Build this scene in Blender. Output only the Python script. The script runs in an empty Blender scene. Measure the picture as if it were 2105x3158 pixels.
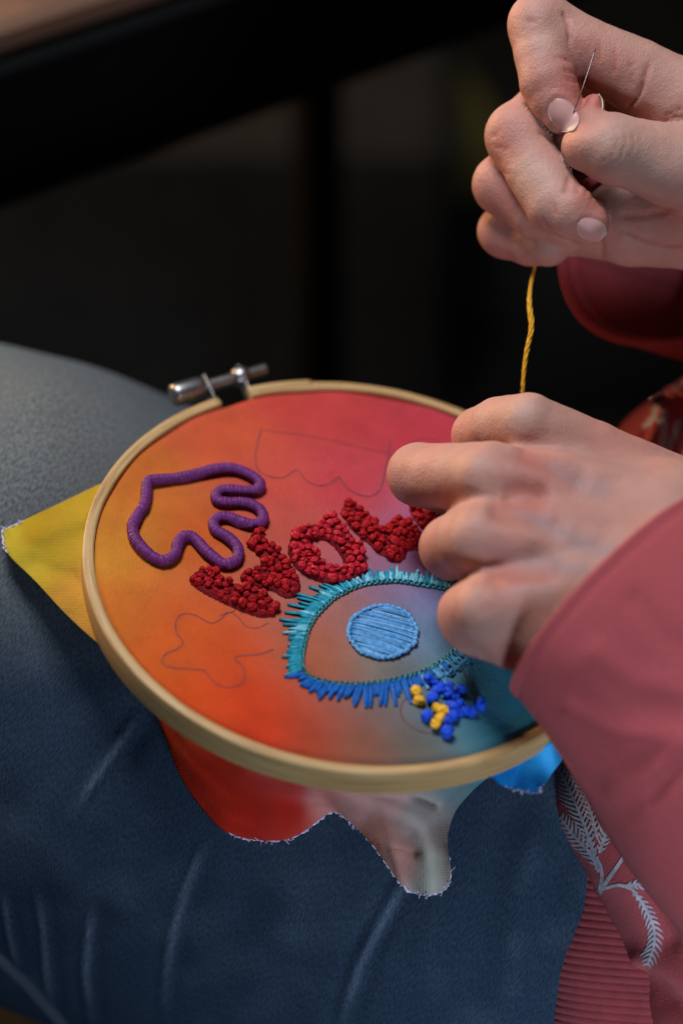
import bpy, math, random
import numpy as np
from mathutils import Vector, Matrix
from mathutils.bvhtree import BVHTree

random.seed(7)
rng = np.random.default_rng(7)
scene = bpy.context.scene
COL = scene.collection
R_ = math.radians

# ------------------------------------------------------------------ camera
PW, PH = 2105.0, 3158.0            # the photograph's frame, used to lay things out
FPX = 85.0 / 24.0 * PW
PITCH = R_(42.0)
HOOP_C = np.array([0.00405, -0.01388, -0.66726])     # hoop centre seen from the camera
HOOP_N = np.array([0.12556, 0.70925, 0.69369])
HOOP_N /= np.linalg.norm(HOOP_N)
_a = math.pi / 2 - PITCH
RC = np.array([[1, 0, 0], [0, math.cos(_a), -math.sin(_a)], [0, math.sin(_a), math.cos(_a)]])
CAM_LOC = np.array([0.0, 0.0, 0.62]) - RC @ HOOP_C

cam_data = bpy.data.cameras.new('camera')
cam = bpy.data.objects.new('camera', cam_data)
COL.objects.link(cam)
cam.location = CAM_LOC
cam.rotation_euler = (_a, 0, 0)
cam_data.sensor_fit = 'HORIZONTAL'
cam_data.sensor_width = 24.0
cam_data.lens = 85.0
cam_data.clip_start = 0.01
cam_data.clip_end = 60.0
cam_data.dof.use_dof = True
cam_data.dof.focus_distance = 0.662
cam_data.dof.aperture_fstop = 4.0
cam_data.dof.aperture_blades = 7
scene.camera = cam

# ------------------------------------------------------------------ light
world = bpy.data.worlds.new('World')
scene.world = world
world.use_nodes = True
bgn = world.node_tree.nodes['Background']
bgn.inputs[0].default_value = (0.55, 0.62, 0.8, 1)
bgn.inputs[1].default_value = 0.022


def to_world(c):
    return RC @ np.asarray(c, float) + CAM_LOC


def area_light(name, pos_cam, target_cam, size, power, color, size_y=None, spread=180.0):
    ld = bpy.data.lights.new(name, 'AREA')
    ld.energy = power
    ld.color = color
    ld.size = size
    ld.spread = R_(spread)
    if size_y:
        ld.shape = 'RECTANGLE'
        ld.size_y = size_y
    lo = bpy.data.objects.new(name, ld)
    COL.objects.link(lo)
    p, t = Vector(to_world(pos_cam)), Vector(to_world(target_cam))
    lo.location = p
    lo.rotation_euler = (t - p).to_track_quat('-Z', 'Y').to_euler()
    return lo


area_light('window_light', (-0.16, 0.74, -0.26), (0.03, -0.03, -0.66), 0.28, 8.6, (0.86, 0.91, 1.0))
area_light('low_front_fill', (0.30, -0.62, 0.10), (0.115, -0.155, -0.66), 0.22, 0.34, (0.62, 0.78, 1.0), spread=30.0)  # unseen cool fill, added low in front to lift sleeve and jeans
area_light('warm_lamp', (-0.75, 0.62, -1.05), (0.0, 0.0, -0.66), 0.14, 9.0, (1.0, 0.60, 0.30))

scene.view_settings.view_transform = 'Standard'
scene.view_settings.look = 'None'
scene.view_settings.exposure = 0.0
scene.view_settings.gamma = 1.0
scene.view_settings.use_curve_mapping = False
scene.cycles.use_denoising = True
scene.cycles.max_bounces = 8


# ------------------------------------------------------------------ helpers
def cpt(px, py, d):
    """photo pixel + depth in mm -> camera space (m)"""
    d = d * 1e-3
    return np.array([(px - PW / 2) / FPX * d, -(py - PH / 2) / FPX * d, -d])


def wpt(px, py, d):
    return to_world(cpt(px, py, d))


def cams(a):
    return np.asarray(a, float) @ RC.T + CAM_LOC


E1 = np.array([1.0, 0, 0]) - HOOP_N * HOOP_N[0]
E1 /= np.linalg.norm(E1)
E2 = np.cross(HOOP_N, E1)


def plane_cam(px, py, h=0.0):
    """camera-space point where the pixel's ray meets the hoop plane raised by h mm"""
    r = np.array([(px - PW / 2) / FPX, -(py - PH / 2) / FPX, -1.0])
    o = HOOP_C + HOOP_N * h * 1e-3
    return r * ((o @ HOOP_N) / (r @ HOOP_N))


def plane2(px, py, h=0.0):
    q = plane_cam(px, py, h) - HOOP_C
    return np.array([q @ E1, q @ E2]) * 1e3


def hoop_w(a, b, h=0.0):
    """hoop coordinates (mm) -> world"""
    return to_world(HOOP_C + (E1 * a + E2 * b + HOOP_N * h) * 1e-3)


def pixel_of(v_cam):
    v = np.asarray(v_cam)
    return np.stack([PW / 2 + FPX * v[..., 0] / -v[..., 2], PH / 2 - FPX * v[..., 1] / -v[..., 2]], -1)


def world_to_cam(v):
    return (np.asarray(v, float) - CAM_LOC) @ RC


def catmull(pts, n, closed=False):
    p = np.asarray(pts, float)
    if closed:
        p = np.vstack([p[-1], p, p[0], p[1]])
    else:
        p = np.vstack([2 * p[0] - p[1], p, 2 * p[-1] - p[-2]])
    out = []
    segs = len(p) - 3
    for i in range(segs):
        p0, p1, p2, p3 = p[i:i + 4]
        t = np.linspace(0, 1, n, endpoint=False)[:, None]
        out.append(0.5 * ((2 * p1) + (-p0 + p2) * t + (2 * p0 - 5 * p1 + 4 * p2 - p3) * t ** 2 + (-p0 + 3 * p1 - 3 * p2 + p3) * t ** 3))
    out = np.vstack(out)
    if not closed:
        out = np.vstack([out, p[-2]])
    return out


def resample(p, step, closed=False):
    p = np.asarray(p, float)
    if closed:
        p = np.vstack([p, p[:1]])
    s = np.r_[0, np.cumsum(np.linalg.norm(np.diff(p, axis=0), axis=1))]
    n = max(3, int(round(s[-1] / step)))
    q = np.linspace(0, s[-1], n, endpoint=not closed)
    return np.stack([np.interp(q, s, p[:, k]) for k in range(p.shape[1])], 1)


class MB:
    def __init__(self):
        self.v, self.f, self.n = [], [], 0

    def add(self, v, f):
        v = np.asarray(v, float)
        self.v.append(v)
        self.f += [tuple(int(i) + self.n for i in q) for q in f]
        self.n += len(v)

    def verts(self):
        return np.vstack(self.v)


def mesh_obj(name, verts, faces, mat, parent=None, smooth=True, colors=None, uvs=None, origin=None, **props):
    """verts in world space; the object's origin sits at its parent's (or the given) origin"""
    verts = np.asarray(verts, float)
    if origin is None:
        origin = np.array(parent['_o']) if parent is not None else np.array([verts[:, 0].mean(), verts[:, 1].mean(), verts[:, 2].min()])
    me = bpy.data.meshes.new(name)
    me.from_pydata((verts - origin).tolist(), [], [tuple(int(i) for i in f) for f in faces])
    if smooth:
        me.polygons.foreach_set('use_smooth', [True] * len(me.polygons))
    if colors is not None:
        ca = me.color_attributes.new('Col', 'FLOAT_COLOR', 'POINT')
        c = np.ones((len(verts), 4))
        c[:, :3] = colors
        ca.data.foreach_set('color', c.ravel())
    if uvs is not None:
        ul = me.uv_layers.new(name='UVMap')
        li = np.zeros(len(me.loops), int)
        me.loops.foreach_get('vertex_index', li)
        ul.data.foreach_set('uv', np.asarray(uvs, float)[li].ravel())
    me.materials.append(mat)
    me.update()
    o = bpy.data.objects.new(name, me)
    COL.objects.link(o)
    if parent is None:
        o.location = origin
    else:
        o.parent = parent
    o['_o'] = [float(x) for x in origin]
    for k, v in props.items():
        o[k] = v
    return o


def thing(name, loc, label, category, group=None):
    o = bpy.data.objects.new(name, None)
    COL.objects.link(o)
    o.empty_display_size = 0.02
    o.location = loc
    o['_o'] = [float(x) for x in loc]
    o['label'] = label
    o['category'] = category
    if group:
        o['group'] = group
    return o


def grid_faces(nu, nv, wrap_u=False, wrap_v=False, off=0):
    f = []
    for i in range(nu if wrap_u else nu - 1):
        for j in range(nv if wrap_v else nv - 1):
            a, b = i, (i + 1) % nu
            c, d = j, (j + 1) % nv
            f.append((off + a * nv + c, off + b * nv + c, off + b * nv + d, off + a * nv + d))
    return f


def tube(p, r, n=8, closed=False, up=None, cap=True, flat=1.0):
    """swept tube along p (any space); r scalar or array; flat squashes it along up"""
    p = np.asarray(p, float)
    m = len(p)
    r = np.broadcast_to(np.asarray(r, float), (m,))
    if closed:
        t = np.roll(p, -1, 0) - np.roll(p, 1, 0)
    else:
        t = np.gradient(p, axis=0)
    t /= np.linalg.norm(t, axis=1)[:, None] + 1e-12
    if up is None:
        u = np.array([0.31, 0.2, 0.93])
        if abs(t[0] @ u) > .9:
            u = np.array([0.9, .1, .2])
        ns = []
        cur = u
        for k in range(m):
            cur = cur - t[k] * (cur @ t[k])
            cur = cur / np.linalg.norm(cur)
            ns.append(cur)
        N = np.array(ns)
    else:
        N = np.asarray(up, float) - t * (t @ np.asarray(up, float))[:, None]
        N /= np.linalg.norm(N, axis=1)[:, None] + 1e-12
    B = np.cross(t, N)
    a = np.linspace(0, 2 * np.pi, n, endpoint=False)
    v = p[:, None, :] + r[:, None, None] * (np.cos(a)[None, :, None] * N[:, None, :] * flat + np.sin(a)[None, :, None] * B[:, None, :])
    v = v.reshape(-1, 3)
    f = grid_faces(m, n, closed, True)
    if cap and not closed:
        v = np.vstack([v, p[0] - t[0] * r[0] * .5, p[-1] + t[-1] * r[-1] * .5])
        c0, c1 = len(v) - 2, len(v) - 1
        for j in range(n):
            f.append((c0, (j + 1) % n, j))
            f.append((c1, (m - 1) * n + j, (m - 1) * n + (j + 1) % n))
    return v, f


# ------------------------------------------------------------------ materials
def new_mat(name):
    m = bpy.data.materials.new(name)
    m.use_nodes = True
    nt = m.node_tree
    b = nt.nodes['Principled BSDF']
    return m, nt, b


def lnk(nt, a, b):
    nt.links.new(a, b)


def node(nt, kind, **kw):
    n = nt.nodes.new(kind)
    for k, v in kw.items():
        if k in n.inputs:
            n.inputs[k].default_value = v
        else:
            setattr(n, k, v)
    return n


def ramp(nt, stops):
    n = nt.nodes.new('ShaderNodeValToRGB')
    e = n.color_ramp.elements
    while len(e) < len(stops):
        e.new(0.5)
    for i, (p, c) in enumerate(stops):
        e[i].position = p
        e[i].color = (*c, 1)
    return n


def simple_mat(name, c1, c2, scale=200.0, rough=0.8, bump=0.1, bump_scale=None, spec=0.3, metallic=0.0, sheen=0.0, detail=4.0, dist=0.0005):
    m, nt, b = new_mat(name)
    tc = node(nt, 'ShaderNodeTexCoord')
    nz = node(nt, 'ShaderNodeTexNoise', Scale=scale, Detail=detail)
    lnk(nt, tc.outputs['Object'], nz.inputs['Vector'])
    rp = ramp(nt, [(0.3, c1), (0.7, c2)])
    lnk(nt, nz.outputs['Fac'], rp.inputs[0])
    lnk(nt, rp.outputs[0], b.inputs['Base Color'])
    b.inputs['Roughness'].default_value = rough
    b.inputs['Specular IOR Level'].default_value = spec
    b.inputs['Metallic'].default_value = metallic
    if sheen:
        b.inputs['Sheen Weight'].default_value = sheen
        b.inputs['Sheen Roughness'].default_value = 0.5
    if bump:
        n2 = node(nt, 'ShaderNodeTexNoise', Scale=bump_scale or scale * 3, Detail=3.0)
        lnk(nt, tc.outputs['Object'], n2.inputs['Vector'])
        bp = node(nt, 'ShaderNodeBump', Strength=bump, Distance=dist)
        lnk(nt, n2.outputs['Fac'], bp.inputs['Height'])
        lnk(nt, bp.outputs[0], b.inputs['Normal'])
    return m


def woven_mat(name, freq, bump, rough=0.85, attr=True, color=None, spec=0.08, sheen=0.0, wave=1.0, mottling=0.12, dist=0.0003, twill=False, mfreq=0.25, stretch=None, mdetail=6.0):
    """cloth whose threads run along UV; colour from the dye attribute or a plain colour"""
    m, nt, b = new_mat(name)
    uv = node(nt, 'ShaderNodeUVMap')
    uv.uv_map = 'UVMap'
    w1 = node(nt, 'ShaderNodeTexWave', Scale=freq, Distortion=1.2, Detail=2.0)
    w1.inputs['Detail Scale'].default_value = 0.4
    w2 = node(nt, 'ShaderNodeTexWave', Scale=freq, Distortion=1.2, Detail=2.0)
    w2.bands_direction = 'DIAGONAL' if twill else 'Y'
    w2.inputs['Detail Scale'].default_value = 0.4
    lnk(nt, uv.outputs[0], w1.inputs['Vector'])
    lnk(nt, uv.outputs[0], w2.inputs['Vector'])
    mx = node(nt, 'ShaderNodeMath', operation='ADD')
    lnk(nt, w1.outputs['Fac'], mx.inputs[0])
    lnk(nt, w2.outputs['Fac'], mx.inputs[1])
    nz = node(nt, 'ShaderNodeTexNoise', Scale=freq * 2.2, Detail=3.0)
    lnk(nt, uv.outputs[0], nz.inputs['Vector'])
    ad = node(nt, 'ShaderNodeMath', operation='MULTIPLY_ADD')
    ad.inputs[1].default_value = 1.6
    wv = node(nt, 'ShaderNodeMath', operation='MULTIPLY')
    wv.inputs[1].default_value = wave
    lnk(nt, mx.outputs[0], wv.inputs[0])
    lnk(nt, nz.outputs['Fac'], ad.inputs[0])
    lnk(nt, wv.outputs[0], ad.inputs[2])
    bp = node(nt, 'ShaderNodeBump', Strength=bump, Distance=dist)
    lnk(nt, ad.outputs[0], bp.inputs['Height'])
    lnk(nt, bp.outputs[0], b.inputs['Normal'])
    n3 = node(nt, 'ShaderNodeTexNoise', Scale=freq * mfreq, Detail=mdetail, Roughness=0.7)
    if stretch:
        mp3 = node(nt, 'ShaderNodeMapping')
        mp3.inputs['Rotation'].default_value = (0, 0, stretch[2])
        mp3.inputs['Scale'].default_value = (stretch[0], stretch[1], 1)
        lnk(nt, uv.outputs[0], mp3.inputs[0])
        lnk(nt, mp3.outputs[0], n3.inputs['Vector'])
    else:
        lnk(nt, uv.outputs[0], n3.inputs['Vector'])
    mr = node(nt, 'ShaderNodeMapRange')
    mr.inputs['From Min'].default_value = 0.36
    mr.inputs['From Max'].default_value = 0.64
    mr.inputs['To Min'].default_value = 1 - mottling
    mr.inputs['To Max'].default_value = 1 + mottling
    lnk(nt, n3.outputs['Fac'], mr.inputs[0])
    if attr:
        ca = node(nt, 'ShaderNodeAttribute')
        ca.attribute_name = 'Col'
        csrc = ca.outputs['Color']
    else:
        cr = node(nt, 'ShaderNodeRGB')
        cr.outputs[0].default_value = (*color, 1)
        csrc = cr.outputs[0]
    vm = node(nt, 'ShaderNodeVectorMath', operation='SCALE')
    lnk(nt, csrc, vm.inputs[0])
    lnk(nt, mr.outputs[0], vm.inputs['Scale'])
    lnk(nt, vm.outputs[0], b.inputs['Base Color'])
    b.inputs['Roughness'].default_value = rough
    b.inputs['Specular IOR Level'].default_value = spec
    b.inputs['Sheen Weight'].default_value = sheen
    return m


def skin_mat():
    m, nt, b = new_mat('skin')
    ca = node(nt, 'ShaderNodeAttribute')
    ca.attribute_name = 'Col'
    tc = node(nt, 'ShaderNodeTexCoord')
    nz = node(nt, 'ShaderNodeTexNoise', Scale=90.0, Detail=5.0, Roughness=0.6)
    lnk(nt, tc.outputs['Object'], nz.inputs['Vector'])
    mr = node(nt, 'ShaderNodeMapRange')
    mr.inputs['To Min'].default_value = 0.78
    mr.inputs['To Max'].default_value = 1.22
    lnk(nt, nz.outputs['Fac'], mr.inputs[0])
    vm = node(nt, 'ShaderNodeVectorMath', operation='SCALE')
    lnk(nt, ca.outputs['Color'], vm.inputs[0])
    lnk(nt, mr.outputs[0], vm.inputs['Scale'])
    lnk(nt, vm.outputs[0], b.inputs['Base Color'])
    b.inputs['Roughness'].default_value = 0.52
    b.inputs['Specular IOR Level'].default_value = 0.3
    b.inputs['Subsurface Weight'].default_value = 0.35
    b.inputs['Subsurface Radius'].default_value = (1.0, 0.38, 0.2)
    b.inputs['Subsurface Scale'].default_value = 0.0022
    vo = node(nt, 'ShaderNodeTexVoronoi', Scale=1000.0)
    vo.feature = 'DISTANCE_TO_EDGE'
    lnk(nt, tc.outputs['Object'], vo.inputs['Vector'])
    n2 = node(nt, 'ShaderNodeTexNoise', Scale=700.0, Detail=5.0, Roughness=0.65)
    lnk(nt, tc.outputs['Object'], n2.inputs['Vector'])
    ad = node(nt, 'ShaderNodeMath', operation='MULTIPLY_ADD')
    ad.inputs[1].default_value = 2.0
    lnk(nt, n2.outputs['Fac'], ad.inputs[0])
    lnk(nt, vo.outputs['Distance'], ad.inputs[2])
    bp = node(nt, 'ShaderNodeBump', Strength=0.4, Distance=0.00035)
    lnk(nt, ad.outputs[0], bp.inputs['Height'])
    lnk(nt, bp.outputs[0], b.inputs['Normal'])
    return m


def wood_mat():
    m, nt, b = new_mat('pale bamboo')
    uv = node(nt, 'ShaderNodeUVMap')
    uv.uv_map = 'UVMap'
    mp = node(nt, 'ShaderNodeMapping')
    mp.inputs['Scale'].default_value = (0.035, .75, 1.0)
    lnk(nt, uv.outputs[0], mp.inputs[0])
    nz = node(nt, 'ShaderNodeTexNoise', Scale=1.0, Detail=7.0, Roughness=0.65)
    lnk(nt, mp.outputs[0], nz.inputs['Vector'])
    rp = ramp(nt, [(0.30, (0.17, 0.08, 0.026)), (0.42, (0.38, 0.215, 0.08)), (0.55, (0.49, 0.305, 0.125)), (0.72, (0.57, 0.39, 0.185))])
    lnk(nt, nz.outputs['Fac'], rp.inputs[0])
    lnk(nt, rp.outputs[0], b.inputs['Base Color'])
    b.inputs['Roughness'].default_value = 0.5
    b.inputs['Specular IOR Level'].default_value = 0.35
    bp = node(nt, 'ShaderNodeBump', Strength=0.15, Distance=0.0004)
    lnk(nt, nz.outputs['Fac'], bp.inputs['Height'])
    lnk(nt, bp.outputs[0], b.inputs['Normal'])
    return m


def thread_mat(name, c, rough=0.62, sheen=0.0, var=0.3, scale=900.0):
    c1 = tuple(max(0, x * (1 - var)) for x in c)
    c2 = tuple(min(1, x * (1 + var)) for x in c)
    return simple_mat(name, c1, c2, scale=scale, rough=rough, bump=0.35, bump_scale=1800.0, spec=0.18, sheen=sheen, dist=0.0002)


M_SKIN = skin_mat()
M_NAIL = simple_mat('fingernail', (0.53, 0.265, 0.225), (0.59, 0.31, 0.27), scale=120, rough=0.42, bump=0.03, spec=0.3)
M_NAILTIP = simple_mat('nail tip', (0.50, 0.37, 0.28), (0.56, 0.42, 0.33), scale=120, rough=0.45, bump=0.03, spec=0.5)
M_WOOD = wood_mat()
M_DYED = woven_mat('dip dyed cotton', 0.4, 0.55, attr=True, wave=.25, dist=0.00022, mottling=0.08)
M_SWEAT = woven_mat('dusty rose jersey', 0.7, 0.6, attr=False, color=(0.46, 0.085, 0.090), sheen=0.05, wave=.3, mfreq=1.2, mottling=0.10, dist=0.00035)
M_RIB = woven_mat('rose rib knit', 0.9, 0.35, attr=False, color=(0.30, 0.050, 0.056), sheen=0.15, wave=.3, mottling=0.12, dist=0.00035)
M_DENIM = woven_mat('blue denim', 0.6, 0.06, stretch=(1.9, .5, .7), attr=True, wave=.12, sheen=0.0, mottling=0.42, dist=0.0004, twill=True, mfreq=2.4, mdetail=2.5)
M_METAL = simple_mat('zinc plated steel', (0.30, 0.29, 0.28), (0.42, 0.40, 0.38), scale=300, rough=0.36, bump=0.05, metallic=1.0)
M_NEEDLE = simple_mat('needle steel', (0.20, 0.16, 0.14), (0.26, 0.21, 0.18), scale=300, rough=0.45, bump=0.0, metallic=1.0)
M_PURPLE = thread_mat('purple floss', (0.13, 0.022, 0.122), rough=0.5)
M_RED1 = thread_mat('deep red floss', (0.34, 0.002, 0.006), rough=0.6, sheen=.0)
M_REDPAD = thread_mat('crimson padding with gap shade', (0.15, 0.002, 0.006), rough=.8)  # padding coloured darker than the knots, painting shade into their gaps
M_RED2 = thread_mat('bright red floss', (0.46, 0.009, 0.022), rough=0.45, sheen=.0)
M_TEAL = thread_mat('teal floss', (0.012, 0.25, 0.34), rough=0.5)
M_AQUA = thread_mat('pale aqua floss', (0.18, 0.48, 0.56), rough=0.5)
M_BLUE = thread_mat('royal blue floss', (0.006, 0.10, 0.38), rough=0.5)
M_SKY = thread_mat('sky blue floss', (0.10, 0.30, 0.56), rough=0.45)
M_SKY2 = thread_mat('mid blue floss', (0.055, 0.19, 0.40), rough=0.45)
M_SKY3 = thread_mat('pale blue floss', (0.17, 0.38, 0.60), rough=0.45)
M_COBALT = thread_mat('cobalt floss', (0.012, 0.075, 0.62), rough=0.4)
M_SLATE = thread_mat('slate blue floss', (0.05, 0.20, 0.33), rough=0.5)
M_YELLOW = thread_mat('golden yellow floss', (0.88, 0.43, 0.03), rough=0.55)
M_DTEAL = simple_mat('metallic teal thread', (0.012, 0.10, 0.12), (0.05, 0.26, 0.28), scale=1500, rough=0.25, bump=0.4, metallic=0.6, spec=0.6)
M_FRAY = thread_mat('pale lilac fray', (0.55, 0.48, 0.62), rough=0.8)
M_PENCIL = simple_mat('pencil graphite', (0.16, 0.045, 0.06), (0.20, 0.06, 0.07), scale=400, rough=0.8, bump=0.0)
M_PRINT = simple_mat('white screen print', (0.33, 0.29, 0.33), (0.60, 0.55, 0.59), scale=500, rough=0.8, bump=0.2)
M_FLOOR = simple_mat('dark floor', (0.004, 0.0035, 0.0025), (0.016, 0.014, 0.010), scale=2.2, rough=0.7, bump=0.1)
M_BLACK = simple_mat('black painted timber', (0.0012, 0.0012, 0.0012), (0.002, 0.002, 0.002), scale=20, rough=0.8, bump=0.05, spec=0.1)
M_TABLE = simple_mat('brown table top', (0.13, 0.062, 0.036), (0.20, 0.10, 0.06), scale=14, rough=0.5, bump=0.05)
M_OLIVE = simple_mat('olive upholstery', (0.30, 0.22, 0.05), (0.42, 0.32, 0.085), scale=60, rough=0.9, bump=0.2)
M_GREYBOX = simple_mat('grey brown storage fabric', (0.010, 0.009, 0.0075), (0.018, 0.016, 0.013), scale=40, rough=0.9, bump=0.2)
M_CREAM = simple_mat('cream ceramic', (0.7, 0.55, 0.45), (0.8, 0.66, 0.55), scale=40, rough=0.4, bump=0.02)


def srgb(r, g, b):
    c = np.array([r, g, b], float) / 255
    return np.where(c <= 0.04045, c / 12.92, ((c + 0.055) / 1.055) ** 2.4)


def bevel_box(cx, cy, cz, sx, sy, sz, b):
    """chamfered box, world axes"""
    v, f = [], []
    xs, ys, zs = sx / 2, sy / 2, sz / 2
    prof = [(-zs, b), (-zs + b, 0), (zs - b, 0), (zs, b)]
    for z, i in prof:
        x, y = xs - i, ys - i
        for X, Y in ((-x + b, -y), (x - b, -y), (x, -y + b), (x, y - b), (x - b, y), (-x + b, y), (-x, y - b), (-x, -y + b)):
            v.append((cx + X, cy + Y, cz + z))
    for k in range(3):
        for j in range(8):
            f.append((k * 8 + j, k * 8 + (j + 1) % 8, (k + 1) * 8 + (j + 1) % 8, (k + 1) * 8 + j))
    f.append(tuple(range(7, -1, -1)))
    f.append(tuple(range(24, 32)))
    return np.array(v), f


def value_noise(p, s, seed=0):
    """cheap smooth 3d noise for shapes, -1..1"""
    p = np.asarray(p) * s
    r = np.random.default_rng(seed)
    out = np.zeros(len(p))
    for k in range(6):
        d = r.normal(size=3)
        d /= np.linalg.norm(d)
        d *= r.uniform(.6, 1.7)
        out += np.sin(p @ d * 2 * np.pi + r.uniform(0, 6.28) + 1.3 * np.sin(p @ np.roll(d, 1) * 4.1 + r.uniform(0, 6)))
    return out / 6


def seg_dist(pix, poly):
    """distance (px) of points to a polyline, and the position along it 0..1"""
    best = np.full(len(pix), 1e9)
    tt = np.zeros(len(pix))
    poly = np.asarray(poly, float)
    m = len(poly) - 1
    for i in range(m):
        a, b = poly[i], poly[i + 1]
        ab = b - a
        t = np.clip(((pix - a) @ ab) / (ab @ ab + 1e-9), 0, 1)
        d = np.linalg.norm(pix - (a + t[:, None] * ab), axis=1)
        k = d < best
        best[k] = d[k]
        tt[k] = (i + t[k]) / m
    return best, tt


# ------------------------------------------------------------------ setting
fv = np.array([(-3, -2, 0), (3, -2, 0), (3, 6, 0), (-3, 6, 0)], float)
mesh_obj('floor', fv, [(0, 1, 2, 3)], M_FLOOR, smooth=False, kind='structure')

# dark-edged table behind, its brown top just showing in the upper left corner
tA = wpt(0, 100, 800)
tB = wpt(420, -8, 824)
tdir = tB - tA
tdir[2] = 0
tdir /= np.linalg.norm(tdir)
tback = np.array([-tdir[1], tdir[0], 0])
TZ = tA[2]


def table_box(x0, x1, y0, y1, z0, z1, b=0.003):
    v, f = bevel_box((x0 + x1) / 2, (y0 + y1) / 2, (z0 + z1) / 2, x1 - x0, y1 - y0, z1 - z0, b)
    o = np.array([tA[0], tA[1], 0])
    return o + np.outer(v[:, 0], tdir) + np.outer(v[:, 1], tback) + np.outer(v[:, 2], [0, 0, 1]), f


lw = wpt(1012, 420, 1180)
lx, ly = (lw - tA) @ tdir, (lw - tA) @ tback
table = thing('side_table', (tA[0] + .3 * tdir[0], tA[1] + .3, 0), 'black framed table with brown wooden top, out of focus in the upper left corner', 'table')
v, f = table_box(-0.5, 0.75, 0.004, ly + .03, TZ - 0.012, TZ)
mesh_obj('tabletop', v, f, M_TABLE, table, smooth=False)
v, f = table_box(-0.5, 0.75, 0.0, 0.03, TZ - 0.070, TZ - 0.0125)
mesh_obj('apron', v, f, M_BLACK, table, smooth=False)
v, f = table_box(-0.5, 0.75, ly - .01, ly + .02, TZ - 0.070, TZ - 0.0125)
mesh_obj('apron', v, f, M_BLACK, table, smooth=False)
for x0, y0 in ((lx - .010, ly), (-0.48, 0.04), (.70, 0.04), (-0.48, ly)):
    v, f = table_box(x0, x0 + .020, y0, y0 + .020, 0.0, TZ - 0.013)
    mesh_obj('leg', v, f, M_BLACK, table, smooth=False)

# small cream saucer on that table, cut by the frame corner
sc0 = wpt(45, 5, 850)
sc0[2] = TZ
prof = [(0.0, .0015), (.012, .0015), (.017, .004), (.021, .009), (.0225, .012), (.0215, .0125), (.018, .007), (.012, .004), (0, .0035)]
v, f = [], []
for r, z in prof:
    for k in range(28):
        a = k / 28 * 2 * math.pi
        v.append((sc0[0] + r * math.cos(a), sc0[1] + r * math.sin(a), sc0[2] + z - .001))
sau = mesh_obj('saucer', v, grid_faces(len(prof), 28, False, True), M_CREAM)
sau['label'] = 'small cream dish on the brown table top, cut off by the top left corner'
sau['category'] = 'dish'

# an olive cloth bundle and a low grey box on the floor, hardly lit
rayd = wpt(1290, 800, 1000) - CAM_LOC
pc = CAM_LOC + rayd * (-CAM_LOC[2] / rayd[2])
mb = MB()
V, uvn = [], 24
for i in range(17):
    t = i / 16
    r = .052 * (math.sin(math.pi * min(1, t * 1.02 + .01)) ** .45) * (1 + .12 * math.sin(5 * t))
    cx, cy, cz = pc[0] + .03 - .09 * t, pc[1] + .06, .02 + .20 * t
    for k in range(24):
        a = k / 24 * 2 * math.pi
        rr = r * (1 + .08 * math.cos(3 * a + 4 * t))
        V.append((cx + rr * math.cos(a), cy + rr * math.sin(a), max(0.001, cz)))
pf = mesh_obj('cloth_bundle', V, grid_faces(17, 24, False, True), M_OLIVE)
pf['label'] = 'dim olive cloth bundle on the dark floor behind the table leg'
pf['category'] = 'cloth bundle'
bc = wpt(420, 760, 1600)
v, f = bevel_box(bc[0] - .02, bc[1] + .1, .12, .46, .26, .24, .012)
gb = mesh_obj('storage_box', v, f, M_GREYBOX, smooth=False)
gb['label'] = 'dim grey brown storage box on the floor under the table'
gb['category'] = 'box'

# ------------------------------------------------------------------ person
person = thing('person', (wpt(1700, 2600, 760)[0], wpt(1700, 2600, 760)[1], 0.0),
               'person in rose sweatshirt and blue jeans embroidering, holding a needle above the hoop', 'person')

# jeans: one thigh lying from the lower right to the knee at the left
AX = [(-1500, 2900, 782, 84), (-1000, 2450, 774, 94), (-620, 2150, 768, 98), (-300, 2005, 766, 98), (-60, 2012, 766, 98), (230, 2145, 766, 98), (960, 2440, 768, 99), (1660, 2715, 774, 102), (2460, 3030, 788, 106), (3260, 3340, 806, 110)]
axp = catmull([np.r_[cpt(a, b, d), r * 1e-3] for a, b, d, r in AX], 64)
axc, axr = axp[:, :3], axp[:, 3]
nth = 380
tt = np.gradient(axc, axis=0)
tt /= np.linalg.norm(tt, axis=1)[:, None]
NN = np.array([0, 0, 1.0]) - tt * tt[:, 2:3]
NN /= np.linalg.norm(NN, axis=1)[:, None]
BB = np.cross(tt, NN)
th = np.linspace(-1, 1, nth, endpoint=False)
th = np.pi * (.55 * th + .45 * th ** 3)          # finer where the leg faces the room
jv = axc[:, None, :] + axr[:, None, None] * (np.cos(th)[None, :, None] * NN[:, None, :] + np.sin(th)[None, :, None] * BB[:, None, :])
jn = (jv - axc[:, None, :]).reshape(-1, 3)
jn /= np.linalg.norm(jn, axis=1)[:, None]
jv = jv.reshape(-1, 3)
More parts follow.
